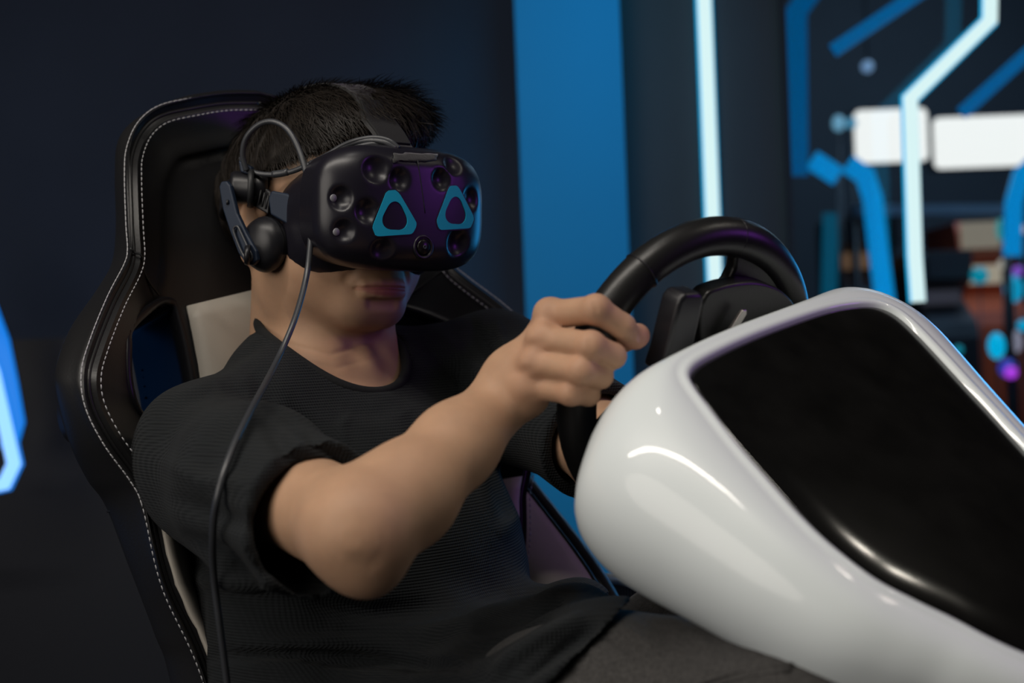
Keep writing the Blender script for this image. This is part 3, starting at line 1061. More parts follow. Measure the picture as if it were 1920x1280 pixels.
Sf.cap(shR - EZ * .03 - TF * .01, lerp(shR, hemR, .6) - EZ * .03, .045, .042, .04)
hemL = lerp(shL, elL, .88); axL = unit(elL - shL); endL = hemL + axL * .05
Sf.chain([shL, lerp(shL, hemL, .5), endL], [.057, .060, .060], .03)
# drape over the lap
Sf.cap(np.array([-.06, 1.27, .70]), P(1075, 1190, 1.20), .085, .045, .05)
Sf.cap(np.array([-.02, 1.36, .70]), P(1085, 1160, 1.33), .085, .040, .05)
knR = np.array([.205, .975, .800]); knL = np.array([.33, 1.19, .820])
hpR = PEL + SR * .085 + EZ * -.005; hpL = PEL - SR * .085 + EZ * -.005
Sf.cap(hpR + EZ * .004, lerp(hpR, knR, .64) + EZ * .010, .111, .107, .045)
Sf.half(P(1062, 1240, 1.05), unit(EX * .66 - EZ * .74 - EY * .12), [-.4, .9, .4], [.3, 1.8, 1.2])
# hems: cut, then hollow
nh = unit(axR + np.array([.10, 0, .10]))
def limb_cut(hem, axs, r):
    # the cut only acts on the sleeve, not on the trunk
    def fn(X, Y, Z):
        dn = (X - hem[0]) * axs[0] + (Y - hem[1]) * axs[1] + (Z - hem[2]) * axs[2]
        t = dn
        rr = np.sqrt(np.maximum((X - hem[0]) ** 2 + (Y - hem[1]) ** 2 + (Z - hem[2]) ** 2 - t * t, 0))
        return np.maximum(-dn, np.maximum(rr - r, dn - .14))
    e = hem + axs * .07
    Sf.put(fn, e - .13, e + .13, .002, 's', 0.0)
limb_cut(hemR, nh, .105)
limb_cut(hemL, axL, .10)
Sf.cap(hemR - axR * .07, hemR + axR * .06, .0475, .0515, .004, 's')
Sf.cap(hemL - axL * .07, hemL + axL * .06, .046, .049, .004, 's')
# neck opening
nn = unit(EZ * .68 + TF * .73); nf = unit(TF - nn * (TF @ nn)); nr = np.cross(nn, nf)
NC = NB + TF * .012 + EZ * .012 + TR * .010
NRx, NRy = .069, .080
coll = []
for a in np.linspace(0, 2 * math.pi, 72, endpoint=False):
    base = NC + nr * NRx * math.cos(a) + nf * NRy * math.sin(a)
    hh = np.linspace(.09, -.09, 181)
    val = sample(Sf, base + hh[:, None] * nn)
    i = np.argmax(val < 0)
    h = hh[i] if (val < 0).any() else -.02
    coll.append(h)
coll = np.array(coll)
for _ in range(40):
    coll = (np.roll(coll, 1) + coll * 2 + np.roll(coll, -1)) / 4
collar = np.array([NC + nr * NRx * math.cos(a) + nf * NRy * math.sin(a) + nn * coll[i] for i, a in enumerate(np.linspace(0, 2 * math.pi, 72, endpoint=False))])
def neckcut(X, Y, Z):
    dx, dy, dz = X - NC[0], Y - NC[1], Z - NC[2]
    u = (dx * nr[0] + dy * nr[1] + dz * nr[2]) / NRx
    w_ = (dx * nf[0] + dy * nf[1] + dz * nf[2]) / NRy
    h = dx * nn[0] + dy * nn[1] + dz * nn[2]
    return np.maximum((np.sqrt(u * u + w_ * w_) - 1) * NRx, -h - .07)
Sf.put(neckcut, NC - .16, NC + .16, .004, 's')
sv, sq = Sf.mesh(2)
for it in range(2):
    sn = normals(sv, sq)
    for pts, w_, a_ in [
        ([(470, 690), (520, 760), (600, 830), (660, 880)], 16, -.006), ([(505, 745), (560, 800), (640, 850)], 13, .004),
        ([(420, 700), (470, 745), (540, 850), (600, 900)], 18, -.004), ([(330, 760), (400, 730), (470, 740)], 14, -.003),
        ([(300, 860), (380, 900), (470, 905)], 18, .003), ([(310, 930), (400, 960), (480, 990)], 18, -.004),
        ([(330, 1000), (420, 1040), (500, 1095)], 16, -.005), ([(370, 1080), (440, 1090), (520, 1100)], 16, .004),
        ([(400, 1230), (560, 1225), (720, 1240), (880, 1250)], 12, -.005), ([(500, 1205), (620, 1205), (760, 1215)], 14, .0035),
        ([(560, 1120), (700, 1150), (820, 1140)], 20, -.004), ([(640, 1170), (760, 1190), (880, 1170), (960, 1120)], 18, .004),
        ([(860, 1240), (940, 1190), (1020, 1150), (1060, 1120)], 16, -.005), ([(930, 1260), (1010, 1200), (1100, 1150)], 14, .005),
        ([(980, 1280), (1050, 1220), (1120, 1170)], 10, -.004),
        ([(900, 820), (930, 900), (960, 980)], 18, -.004), ([(930, 1010), (980, 960), (1000, 900)], 18, .004),
        ([(790, 640), (850, 700), (910, 770)], 12, -.004), ([(820, 620), (880, 680), (940, 740)], 12, .003),
        ([(880, 590), (910, 650), (940, 700)], 10, -.004), ([(760, 770), (790, 820), (800, 900)], 16, -.004),
        ([(632, 878), (566, 905), (523, 990), (498, 1075)], 4, -.0016), ([(660, 640 + 130), (640, 800), (650, 840)], 10, .002), ([(330, 720), (420, 690), (500, 640)], 9, -.002),
        ([(930, 600), (945, 650)], 10, .003), ([(640, 760), (700, 775), (770, 745)], 16, -.0015),
    ]:
        sv = stroke(sv, sn, pts, w_, a_ * (.8 if max(p_[1] for p_ in pts) < 1100 else 1.5))
q = sv * 1.0
wob = (np.sin(q[:, 0] * 37 + q[:, 2] * 52) * np.sin(q[:, 1] * 41 - q[:, 2] * 33 + 1.2) + .5 * np.sin(q[:, 2] * 95 + q[:, 0] * 40 + 2) * np.sin(q[:, 1] * 60 + .4)) * .0018
low = np.clip((1.0 - sv[:, 2]) / .15, .2, 1)
sv = sv + normals(sv, sq) * (wob * low)[:, None]
shirt = obj('shirt', sv, sq, M['shirt'], person)
shirt['label'] = 'charcoal waffle-knit short-sleeved shirt'
# ribbed collar band and sleeve hem stitching
band = collar - nn * .002
tv, tf = tube_vf(band, .0052, 10, closed=True, ecc=1.0)
obj('collar', tv, tf, M['rib'], person)
def hem_ring(hem, axs, r, off):
    a_, b_, _ = frame_of(axs)
    return np.array([hem + axs * off + r * (math.cos(t) * a_ + math.sin(t) * b_) for t in np.linspace(0, 2 * math.pi, 48, endpoint=False)])

# ---- jeans and shoes
ftR = np.array([.42, .86, .36]); ftL = np.array([.52, 1.05, .36])
Jf = Field(axis((-.35, .75, .0045)), axis((.65, 1.6, .0045)), axis((.28, .95, .0045)))
Jf.ell(PEL - EZ * .03, (.165, .135, .105), (SR, SF, EZ), .03)
for hp, kn, ft in ((hpR, knR, ftR), (hpL, knL, ftL)):
    Jf.chain([hp, lerp(hp, kn, .6) + EZ * .012, kn], [.092, .088, .068], .05)
    Jf.chain([kn, lerp(kn, ft, .4), ft], [.066, .064, .055], .04)
jv, jq = Jf.mesh(2)
jn = normals(jv, jq)
for pts, w_, a_ in [([(1100, 1215), (1140, 1245), (1160, 1290)], 7, .004), ([(1130, 1190), (1180, 1215), (1210, 1260)], 8, -.004), ([(1160, 1175), (1205, 1200), (1245, 1250)], 7, .004),
                    ([(1200, 1150), (1240, 1180), (1260, 1220)], 9, -.003), ([(1240, 1150), (1290, 1180), (1330, 1225)], 10, .003), ([(1060, 1240), (1100, 1290)], 9, -.003)]:
    jv = stroke(jv, jn, pts, w_, a_)
_ax = knR - hpR
_t = np.clip(((jv - hpR) @ _ax) / (_ax @ _ax), 0, 1)
_d = np.linalg.norm(jv - hpR - _t[:, None] * _ax, axis=1)
_c = (jv - P(1062, 1240, 1.05)) @ unit(EX * .66 - EZ * .74 - EY * .12)
_in = (_d < .15) & (_c < -.012) & (_t > .1) & (jv[:, 2] > .66)
_sh = sample(Sf, jv)
jv = jv - normals(jv, jq) * np.where(_in, np.clip(_sh + .008, 0, .05), 0)[:, None]
obj('jeans', jv, jq, M['denim'], person)['label'] = 'faded black jeans'
# side seam of the near leg, found on the surface
def drop(v, px, py, lift=.001):
    pr = proj(v); d = np.linalg.norm(pr - (px, py), axis=1)
    c = np.where(d < 12)[0]
    if len(c) == 0: c = np.array([np.argmin(d)])
    i = c[np.argmin(v[c, 1])]
    return v[i] - np.array([0, lift, 0])
for dy in (0, 9):
    pts = [drop(jv, x, y + dy) for x, y in [(1180, 1330), (1240, 1300), (1300, 1275), (1360, 1258), (1420, 1245), (1480, 1240)]]
    pts = [pts[0]] + [(a + b + c) / 3 for a, b, c in zip(pts, pts[1:], pts[2:])] + [pts[-1]]
    tube('side_seam', catmull(pts, 5), .0016, M['denim'], person, 6)
for ft in (ftR, ftL):
    sf = Field(axis((ft[0] - .12, ft[0] + .26, .006)), axis((ft[1] - .3, ft[1] + .12, .006)), axis((ft[2] - .14, ft[2] + .08, .006)))
    d = SF * .8 + EZ * .25
    sf.chain([ft - EZ * .03, ft + d * .10 - EZ * .07, ft + d * .20 - EZ * .075], [.045, .042, .036], .03)
    xv, xq = sf.mesh(1)
    obj('shoe', xv, xq, M['shoe'], person)

# ---- hair: a shaped cap with strands combed forward over it
Hf = Field(axis((-.36, -.02, .0028)), axis((1.30, 1.64, .0028)), axis((1.15, 1.40, .0028)))
Hf.ell(H3(0, -.022, .050), (.083 * s, .108 * s, .0830 * s), HAX, .01)
Hf.ell(H3(0, .035, .096), (.062 * s, .060 * s, .036 * s), HAX, .03)
Hf.ell(H3(-.035, .062, .100), (.042 * s, .034 * s, .030 * s), HAX, .02)
Hf.ell(H3(.0, -.105, .030), (.060 * s, .025 * s, .050 * s), HAX, .03)
# hairline: keep what lies above a tilted plane that drops towards the nape
def hairline(X, Y, Z):
    dx, dy, dz = (X - HC[0]) / HS, (Y - HC[1]) / HS, (Z - HC[2]) / HS
    y = dx * HF[0] + dy * HF[1]; x = dx * HR[0] + dy * HR[1]
    lim = np.interp(y, [-.13, -.09, -.06, -.02, .02, .06, .09], [-.015, -.008, .022, .040, .050, .062, .082])
    return (lim - dz) * .9
Hf.put(hairline, [-.36, 1.30, 1.1], [-.02, 1.64, 1.42], 0.006, 'i')
hv, hq = Hf.mesh(2)
hn = normals(hv, hq)
lh = (hv - HC) / HS
ax_, ay_, az_ = lh @ HR, lh @ HF, lh @ HU
nz_ = np.sin(ax_ * 190 + 14 * np.sin(ay_ * 30)) * np.sin(ay_ * 70 + az_ * 60) * .0022 + np.sin(ax_ * 420 + ay_ * 90) * .0009
hv = hv + hn * nz_[:, None]
hair = obj('hair', hv, hq, M['hair'], person)
hair['label'] = 'short dark brown hair, longer and ruffled on top'
# strands
sel = rng.choice(len(hv), 15000, replace=len(hv) < 15000)
mv = []; mf = []
crown = H3(0, -.055, .13)
for i in sel:
    p = hv[i]; n = hn[i]
    l = (p - HC) / HS; z_ = l @ HU; y_ = l @ HF; x_ = l @ HR
    top = np.clip((z_ - .07) / .06, 0, 1)
    flow = unit(p - crown)
    flow = flow * (1 - .3 * top) + HF * .45 * top - EZ * .5 * (1 - top) + rng.normal(size=3) * (.18 + .08 * top)
    flow = unit(flow - n * (flow @ n) * .9)
    L = (.011 + .024 * top * rng.uniform(.5, 1.2)) * HS
    lift = (.16 + .30 * top * rng.random()) * (1.5 if (x_ < -.015 and z_ > .10) else 1)
    sd = unit(np.cross(flow, n)) * .00055
    b = len(mv)
    for k in range(4):
        t = k / 3
        c = p - n * .001 + flow * L * t + n * L * lift * (t - .55 * t * t)
        w_ = (1 - t * .85)
        mv += [c - sd * w_, c + sd * w_]
    for k in range(3):
        mf.append((b + 2 * k, b + 2 * k + 1, b + 2 * k + 3, b + 2 * k + 2))
st_ = obj('hair_strands', np.array(mv), np.array(mf), M['hair_tip'], person)
st_['kind'] = 'stuff'

# ------------------------------------------------------------------ headset
hs_loc = W(H3(0, .12, .0)[None])[0]
headset = thing('headset', hs_loc, 'black virtual reality headset with two teal triangle marks on the player', 'headset')
# local frame of the visor: x to the wearer's right, y forward, z up, metres from the ear axis
VC = H3(0, 0, .004)
VP = math.radians(1.5)
VF = unit(HF * math.cos(VP) - EZ * math.sin(VP)); VU = unit(np.cross(VF, HR)) ; VU = VU if VU[2] > 0 else -VU
VR = unit(HR + EZ * -.012); VF = unit(VF - VR * (VF @ VR)); VU = np.cross(VF, VR); VU = VU if VU[2] > 0 else -VU
def V3(x, y, z):
    x = np.asarray(x, float)[..., None]; y = np.asarray(y, float)[..., None]; z = np.asarray(z, float)[..., None]
    return VC + x * VR + y * VF + z * VU
FRONT = .163
g = axis((-.112, .112, .0016))
gy = axis((.05, .18, .0013)); gz = axis((-.085, .085, .0016))
Vf = Field(g, gy, gz)
I3 = np.eye(3)
CX, CZ = .0, .0088
def shellfn(X, Y, Z):
    # rounded slab: superellipse outline, front bulges gently, back tapers to the face
    hw = .0945 - np.clip((.125 - Y) / .05, 0, 1) * .010
    hh = .0585 - np.clip((.125 - Y) / .05, 0, 1) * .006
    n = 3.6
    e = (np.abs((X - CX) / hw) ** n + np.abs((Z - CZ) / hh) ** n + 1e-9) ** (1 / n)
    side = (e - 1) * .055
    front = Y - (FRONT - 1.15 * X * X - .5 * (Z - CZ) ** 2)
    back = .092 - Y
    r_ = .022
    a = np.maximum(side + r_, 0); b = np.maximum(front + r_, 0)
    return np.maximum(np.sqrt(a * a + b * b) + np.minimum(np.maximum(side + r_, front + r_), 0) - r_, back)
Vf.put(shellfn, [-.11, .06, -.08], [.11, .18, .08], .004)
def onfront(px, py):
    """visor point (x,z) seen at a pixel, on the gently curved front"""
    p = VC + FRONT * VF
    q = unplane(px, py, p, VF)
    for _ in range(4):
        x = (q - VC) @ VR; z = (q - VC) @ VU
        yy = FRONT - 1.15 * x * x - .5 * (z - CZ) ** 2
        q = unplane(px, py, VC + yy * VF, VF)
    return (q - VC) @ VR, (q - VC) @ VU
def fy(x, z):
    return FRONT - 1.15 * x * x - .5 * (z - CZ) ** 2
dimples = [(703, 312, .0120, .5), (748, 335, .0085, .35), (685, 396, .0095, .4), (638, 370, .0086, .45), (642, 434, .0086, .45), (855, 297, .0120, .5),
           (828, 335, .0085, .35), (888, 372, .0100, .35), (862, 458, .0120, .5), (716, 474, .0105, .4)]
DL = []
for px, py, r_, dp in dimples:
    x, z = onfront(px, py)
    x = np.clip(x, -.082, .0855)
    y = fy(x, z)
    edge = max(abs(x) - .070, 0)
    y -= edge * edge * 22
    R_ = r_ * 1.55
    Vf.ell((x, y + R_ * (.45 if r_ == .0086 else .62), z), (R_, R_, R_), I3, .0025, 's')
    DL.append((x, y, z, r_, R_))
vv, vq = Vf.mesh(2)
def toV(v): return VC + v[:, :1] * VR + v[:, 1:2] * VF + v[:, 2:3] * VU
def flip_ok(v, q):
    a, b, c = v[q[0, 0]], v[q[0, 1]], v[q[0, 2]]
    return q
hand_ = np.linalg.det(np.stack([VR, VF, VU]))
if hand_ < 0: vq = vq[:, ::-1].copy()
obj('front_shell', toV(vv), vq, M['shell'], headset)
# sensor windows at the bottom of the dimples
for i, (x, y, z, r_, R_) in enumerate(DL):
    yb = y - R_ * .55
    big = i in (3, 4)
    if not big: continue
    o_ = V3(x, yb, z)
    v, f = lathe_vf([(.0001, .0012), (r_ * .34, .0012), (r_ * .42, .0006), (r_ * .42, -.001)], o_, VR, VU, VF, 20)
    obj('sensor_window', v, f, M['sensor'] if big else M['plastic'], headset)
# centre seam and camera
x0, z0 = onfront(783, 300); x1, z1 = onfront(797, 400)
sp = [V3(lerp(x0, x1, t), fy(lerp(x0, x1, t), lerp(z0, z1, t)) + .0001, lerp(z0, z1, t)) for t in np.linspace(0, 1, 10)]
tube('seam_line', sp, .00045, M['plastic'], headset, 5)
x, z = onfront(794, 463); y = fy(x, z)
o_ = V3(x, y - .002, z)
v, f = lathe_vf([(.0115, -.001), (.0115, .0024), (.0105, .0032), (.0092, .0030), (.0088, .0020), (.0001, .0020)], o_, VR, VU, VF, 32)
camr = obj('camera_ring', v, f, M['shell'], headset)
v, f = lathe_vf([(.0084, .0020), (.0060, .0034), (.0001, .0040)], o_, VR, VU, VF, 28); obj('camera_lens', v, f, M['lens'], camr)
v, f = lathe_vf([(.0018, .0040), (.0020, .0044), (.0012, .0044), (.0010, .0040)], o_, VR, VU, VF, 20); obj('lens_ring', v, f, M['cablemat'], camr)
# teal triangle marks
def mark(pts, hole_c, hole_r, nm):
    P0 = np.array([onfront(*p) for p in pts])
    hc = np.array(onfront(*hole_c))
    # outer outline resampled by angle, inner rounded triangle
    N = 72
    def by_angle(poly, c, t):
        d = np.array([math.cos(t), math.sin(t)]); best = 0
        for i in range(len(poly)):
            a, b = poly[i] - c, poly[(i + 1) % len(poly)] - c
            m = np.array([d, a - b]).T
            if abs(np.linalg.det(m)) < 1e-12: continue
            s_, u_ = np.linalg.solve(m, a)
            if s_ > 0 and -1e-9 <= u_ <= 1 + 1e-9: best = max(best, s_)
        return best
    v = []; f = []
    for i in range(N):
        t = 2 * math.pi * i / N
        d = np.array([math.cos(t), math.sin(t)])
        ro = by_angle(P0, hc, t)
        ri = by_angle(P0, hc, t)
        # rounded triangle hole: three lobes, one pointing up
        k = hole_r * (1 + 0.11 * math.cos(3 * (t - math.pi / 2)))
        for rr, h in ((ro + .0013, -.0006), (ro + .0013, .0004), (ro, .0004), (ro, .0008), (k, .0008), (k, -.0006)):
            q = hc + d * rr
            v.append(V3(q[0], fy(q[0], q[1]) + h, q[1]))
    a = np.array(v).reshape(N, 6, 3)
    def ringmesh(name, cols, m, par):
        vv_ = a[:, cols].reshape(-1, 3); n = len(cols); ff = []
        for i in range(N):
            j = (i + 1) % N
            for k in range(n - 1):
                ff.append((i * n + k, i * n + k + 1, j * n + k + 1, j * n + k))
        o = obj(name, vv_, ff, m, par, smooth=False)
        bm = bmesh.new(); bm.from_mesh(o.data); bmesh.ops.recalc_face_normals(bm, faces=bm.faces)
        up = sum((fc.normal.dot(Vector(W(VF[None] )[0] - W(np.zeros((1, 3)))[0])) for fc in bm.faces))
        if up < 0: bmesh.ops.reverse_faces(bm, faces=bm.faces)
        bm.to_mesh(o.data); bm.free()
        return o
    t_ = ringmesh('triangle_mark', [2, 3, 4, 5], M['teal'], headset)
    t_['label'] = 'teal triangle mark with clipped corners and a dark rounded centre'
    ringmesh('mark_border', [0, 1, 2], M['plastic'], t_)
mark([(728, 357), (741, 356), (749, 364), (780, 417), (780, 424), (774, 436), (769, 439), (708, 443), (703, 441), (698, 428), (699, 421), (723, 361)], (740, 407), .0130, 'a')
mark([(845, 348), (856, 348), (861, 354), (887, 405), (888, 411), (882, 426), (877, 428), (826, 431), (822, 428), (819, 417), (819, 411), (841, 352)], (854, 397), .0130, 'b')
# face gasket between visor and face
gv = []; gf = []
rows = [(.010, .071, .050, -.007), (.030, .0745, .057, -.008), (.055, .078, .060, -.0065), (.080, .079, .057, -.002), (.098, .079, .052, 0.004)]
NG = 64
for y, hw, hh, dz in rows:
    for i in range(NG):
        t = 2 * math.pi * i / NG
        c, s_ = math.cos(t), math.sin(t)
        n = 3.6
        k = (abs(c) ** n + abs(s_) ** n) ** (-1 / n)
        xx = hw * k * c; zz = hh * k * s_
        yy = y + (.045 * (1 - abs(xx) / hw) ** 1.2 if y < .05 else 0) + (0.012 if False else 0)
        gv.append(V3(xx, yy, zz + dz))
for r_ in range(len(rows) - 1):
    for i in range(NG):
        j = (i + 1) % NG
        gf.append((r_ * NG + i, r_ * NG + j, (r_ + 1) * NG + j, (r_ + 1) * NG + i))
go = obj('visor_body', np.array(gv), gf, M['shell'], headset)
bm = bmesh.new(); bm.from_mesh(go.data); bmesh.ops.recalc_face_normals(bm, faces=bm.faces); bm.to_mesh(go.data); bm.free()
sl = go.modifiers.new('thick', 'SOLIDIFY'); sl.thickness = .004; sl.offset = -1
ring = np.array(gv[:NG])
tv, tf = tube_vf(ring, .0058, 10, closed=True)
obj('foam_cushion', tv, tf, M['foam'], headset)
# adjustment knob under the near edge
o_ = P(620, 478, 1.345)
v, f = lathe_vf([(.0001, .010), (.0045, .009), (.0055, .006), (.0055, -.004)], o_, VF, VU, VR, 20)
obj('adjust_knob', v, f, M['rubber'], headset)
# hinge ring, side arm, ribbed sleeve, pivot, headphone bar, cup
def plate(name, pxs, D0, D1, thick, m, par, rr=.003, split=.5):
    """rounded plate through four pixel corners, near edge depth D0 (left) to D1 (right)"""
    xs_ = np.array([p[0] for p in pxs], float)
    pts = [P(p[0], p[1], lerp(D0, D1, (p[0] - xs_.min()) / (xs_.max() - xs_.min() + 1e-9))) for p in pxs]
    c = np.mean(pts, 0); n = np.zeros(3)
    for i in range(len(pts)):
        n += np.cross(pts[i] - c, pts[(i + 1) % len(pts)] - c)
    n = unit(n); n = n if n[1] < 0 else -n
    lo = [p - n * thick for p in pts]
    m_ = len(pts)
    f = [tuple(range(m_)), tuple(range(m_, 2 * m_))[::-1]] + [(i, m_ + i, m_ + (i + 1) % m_, (i + 1) % m_) for i in range(m_)]
    o = obj(name, np.array(pts + lo), f, m, par, smooth=False)
    bm = bmesh.new(); bm.from_mesh(o.data); bmesh.ops.recalc_face_normals(bm, faces=bm.faces); bm.to_mesh(o.data); bm.free()
    bevel(o, rr, 3)
    return o
HX = .0915
hg = V3(.0875, .060, .004)
v, f = lathe_vf([(.0200, -.006), (.0215, .000), (.0212, .0035), (.0190, .0045), (.0170, .0030), (.0001, .0030)], P(573, 400, 1.363), VF, VU, VR, 36)
hinge = obj('hinge_ring', v, f, M['navy_plastic'], headset)
arm = plate('side_arm', [(502, 372), (508, 357), (536, 362), (573, 378), (580, 400), (572, 430), (560, 433), (506, 402)], 1.372, 1.350, .006, M['navy_plastic'], headset, .002)
sl_ = plate('ribbed_sleeve', [(468, 342), (478, 338), (508, 360), (502, 402), (478, 388), (466, 380)], 1.385, 1.374, .008, M['plastic'], headset, .0015)
for k in range(5):
    t = k / 4
    a = P(lerp(476, 503, t), lerp(346, 366, t), lerp(1.3785, 1.3715, t)); b = P(lerp(470, 498, t), lerp(376, 392, t), lerp(1.3785, 1.3715, t))
    tube('rib', [a, b], .0011, M['rubber'], sl_, 6)
pc = P(446, 352, 1.392)
pd = unit(HR * .80 - HF * .45 + EZ * .02)
pa, pb, _ = frame_of(pd)
v, f = lathe_vf([(.0001, -.024), (.0150, -.024), (.0175, -.018), (.0175, -.010), (.0160, -.009), (.0160, .008), (.0140, .012), (.0001, .012)], P(455, 352, 1.388), pa, pb, pd, 32)
piv = obj('strap_pivot', v, f, M['plastic'], headset)
v, f = lathe_vf([(.0190, -.004), (.0200, -.001), (.0190, .002), (.0165, .002), (.0165, -.004)], P(468, 352, 1.383), pa, pb, pd, 32)
obj('pivot_ring', v, f, M['rubber'], piv)
bar = plate('headphone_bar', [(410, 350), (414, 340), (424, 339), (431, 348), (444, 400), (462, 438), (480, 470), (482, 488), (473, 497), (461, 495), (446, 474), (430, 432), (417, 392)], 1.372, 1.352, .006, M['navy_plastic'], headset, .0015)
v, f = lathe_vf([(.0001, .001), (.0022, .001), (.0026, -.001)], P(426, 379, 1.367), pa, pb, pd, 16); obj('screw', v, f, M['rubber'], bar)
sr = catmull([(438, 428), (444, 424), (449, 430), (462, 458), (472, 478), (470, 487), (462, 486), (452, 470), (440, 440)], 4, True)
tube('slot_rim', [P(a, b, lerp(1.361, 1.350, (a - 438) / 40)) for a, b in sr], .0012, M['cablemat'], bar, 6, closed=True)
v, f = lathe_vf([(.0001, .003), (.0085, .0025), (.0098, .000), (.0098, -.003)], P(463, 478, 1.352), pa, pb, unit(HR * .8 - HF * .2 - EZ * .1), 28)
obj('slider_button', v, f, M['plastic'], bar)
ec = P(492, 458, 1.368)
ed = unit(HR * .93 + HF * .32 - EZ * .05)
ea, eb, _ = frame_of(ed)
v, f = lathe_vf([(.0001, .0120), (.0080, .0115), (.0160, .0090), (.0215, .0045), (.0240, -.002), (.0243, -.0045), (.0232, -.0055), (.0232, -.0062), (.0235, -.0075), (.0225, -.0125), (.0150, -.0155), (.0001, -.0155)], ec, ea, eb * 1.12, ed, 48)
obj('ear_cup', v, f, M['plastic'], headset)
# rear cradle: strap from the pivot round the back of the head
rp = [(.086, -.020, .035), (.080, -.060, .030), (.055, -.100, .022), (0, -.116, .018), (-.055, -.100, .022), (-.080, -.060, .030), (-.088, -.015, .033), (-.090, .05, .012)]
def band(name, ctr, nrm, half, thick, m, par):
    ctr = np.array(ctr); n_ = len(ctr); v = []; f = []
    for i in range(n_):
        t = unit(ctr[min(i + 1, n_ - 1)] - ctr[max(i - 1, 0)])
        nn_ = unit(nrm[i] - t * (nrm[i] @ t)); sd = np.cross(t, nn_)
        for a, b in ((-1, 1), (1, 1), (1, -1), (-1, -1)):
            v.append(ctr[i] + sd * half * a + nn_ * thick * b * .5)
    for i in range(n_ - 1):
        for k in range(4):
            l = (k + 1) % 4
            f.append((i * 4 + k, i * 4 + l, (i + 1) * 4 + l, (i + 1) * 4 + k))
    f += [(0, 1, 2, 3)[::-1], tuple(range((n_ - 1) * 4, n_ * 4))]
    o = obj(name, np.array(v), f, m, par)
    bm = bmesh.new(); bm.from_mesh(o.data); bmesh.ops.recalc_face_normals(bm, faces=bm.faces); bm.to_mesh(o.data); bm.free()
    bevel(o, thick * .3, 2); sharp(o, 40)
    return o
cb = catmull([H3(*p) for p in rp], 6)
band('rear_strap', cb, [unit(p - HC - EZ * ((p - HC) @ EZ)) for p in cb], .013, .005, M['plastic'], headset)
# strap over the crown, two layers
tp = [(0.004, .128, .064), (.004, .108, .086), (.006, .080, .118), (.008, .045, .140), (.008, 0, .156), (.006, -.05, .138), (.003, -.095, .085), (0, -.118, .03)]
def on_hair(p):
    c = H3(0, 0, .03); d = unit(p - c)
    hh = np.linspace(.03, .20, 240)
    ok = sample(Hf, c + hh[:, None] * d) < 0
    return c + d * (hh[ok].max() + .0015) if ok.any() else p
ct = catmull([H3(*p) for p in tp], 8)
fit_ = np.array([on_hair(p) for p in ct])
for _ in range(6): fit_[1:-1] = (fit_[:-2] + 2 * fit_[1:-1] + fit_[2:]) / 4
ct = np.array([lerp(a, b, min(1, max(0, (i - 5) / 8))) for i, (a, b) in enumerate(zip(ct, fit_))])
band('top_strap', ct, [unit(p - H3(0, 0, .04)) for p in ct], .0185, .0030, M['strap'], headset)
i0 = 4; seg_ = ct[2:15] + np.array([unit(p - H3(0, 0, .04)) * .0030 for p in ct[2:15]])
band('strap_tab', seg_, [unit(p - H3(0, 0, .04)) for p in seg_], .0165, .0026, M['foam'], headset)
shv = toV(vv); shp = proj(shv)
def on_shell(px, py, lift):
    d = np.linalg.norm(shp - (px, py), axis=1); c = np.where(d < 6)[0]
    if not len(c): c = np.array([np.argmin(d)])
    q = shv[c[np.argmin(shv[c, 1])]].copy(); return q + lift * unit(np.array([0, 0, CAMZ]) - q)
pv_ = []; pf_ = []
for a in range(12):
    for b in range(5):
        pv_.append(on_shell(lerp(742, 822, a / 11), lerp(lerp(283, 284, a / 11), lerp(301, 296, a / 11), b / 4), .0012))
for a in range(11):
    for b in range(4): pf_.append((a * 5 + b, a * 5 + b + 1, a * 5 + b + 6, a * 5 + b + 5))
o = obj('cable_cover', np.array(pv_), pf_, M['strap'], headset)
sl2 = o.modifiers.new('thick', 'SOLIDIFY'); sl2.thickness = .0012; sl2.offset = 0
# cables
prs_ = proj(sv)
def cable(name, pts, r_, par=headset, n=10, label=None):
    pts = [list(p) for p in pts]
    if name == 'tether_cable':
        for p in pts:
            if 560 < p[1] < 1300:
                near = np.linalg.norm(prs_ - (p[0], p[1]), axis=1) < 16
                if near.any(): p[2] = min(p[2], sv[near, 1].min() - .006)
    c = catmull([P(*p) for p in pts], n)
    o = tube(name, c, r_, M['cablemat'], par, 12)
    if label: o['label'] = label
    return o
cable('tether_cable', [(462, 320, 1.372), (455, 290, 1.368), (462, 258, 1.362), (485, 234, 1.356), (512, 228, 1.350), (540, 244, 1.344), (562, 284, 1.338), (577, 340, 1.330), (582, 400, 1.322), (582, 455, 1.312), (574, 520, 1.300), (552, 600, 1.270), (515, 685, 1.235),
      (470, 770, 1.175), (432, 850, 1.130), (408, 930, 1.105), (399, 1000, 1.100), (401, 1080, 1.105), (412, 1170, 1.115), (427, 1290, 1.13), (440, 1420, 1.14), (470, 1640, 1.16), (560, 2050, 1.2), (700, 2480, 1.25)], .0028, label='long tether cable looping over the ear and hanging down the front')
cable('bundled_cable', [(452, 296, 1.385), (462, 316, 1.378), (484, 325, 1.374), (514, 327, 1.368), (545, 322, 1.362), (575, 310, 1.355), (600, 298, 1.350), (625, 284, 1.345), (655, 270, 1.338), (690, 263, 1.330), (720, 266, 1.326), (742, 278, 1.326)], .0026)
cable('bundled_cable', [(580, 306, 1.352), (612, 290, 1.346), (640, 273, 1.340), (668, 262, 1.333), (702, 257, 1.328), (730, 263, 1.326), (748, 277, 1.326)], .0020)
cable('bundled_cable', [(584, 311, 1.350), (620, 296, 1.344), (645, 284, 1.338), (675, 273, 1.331), (700, 269, 1.328), (722, 275, 1.330)], .0019)
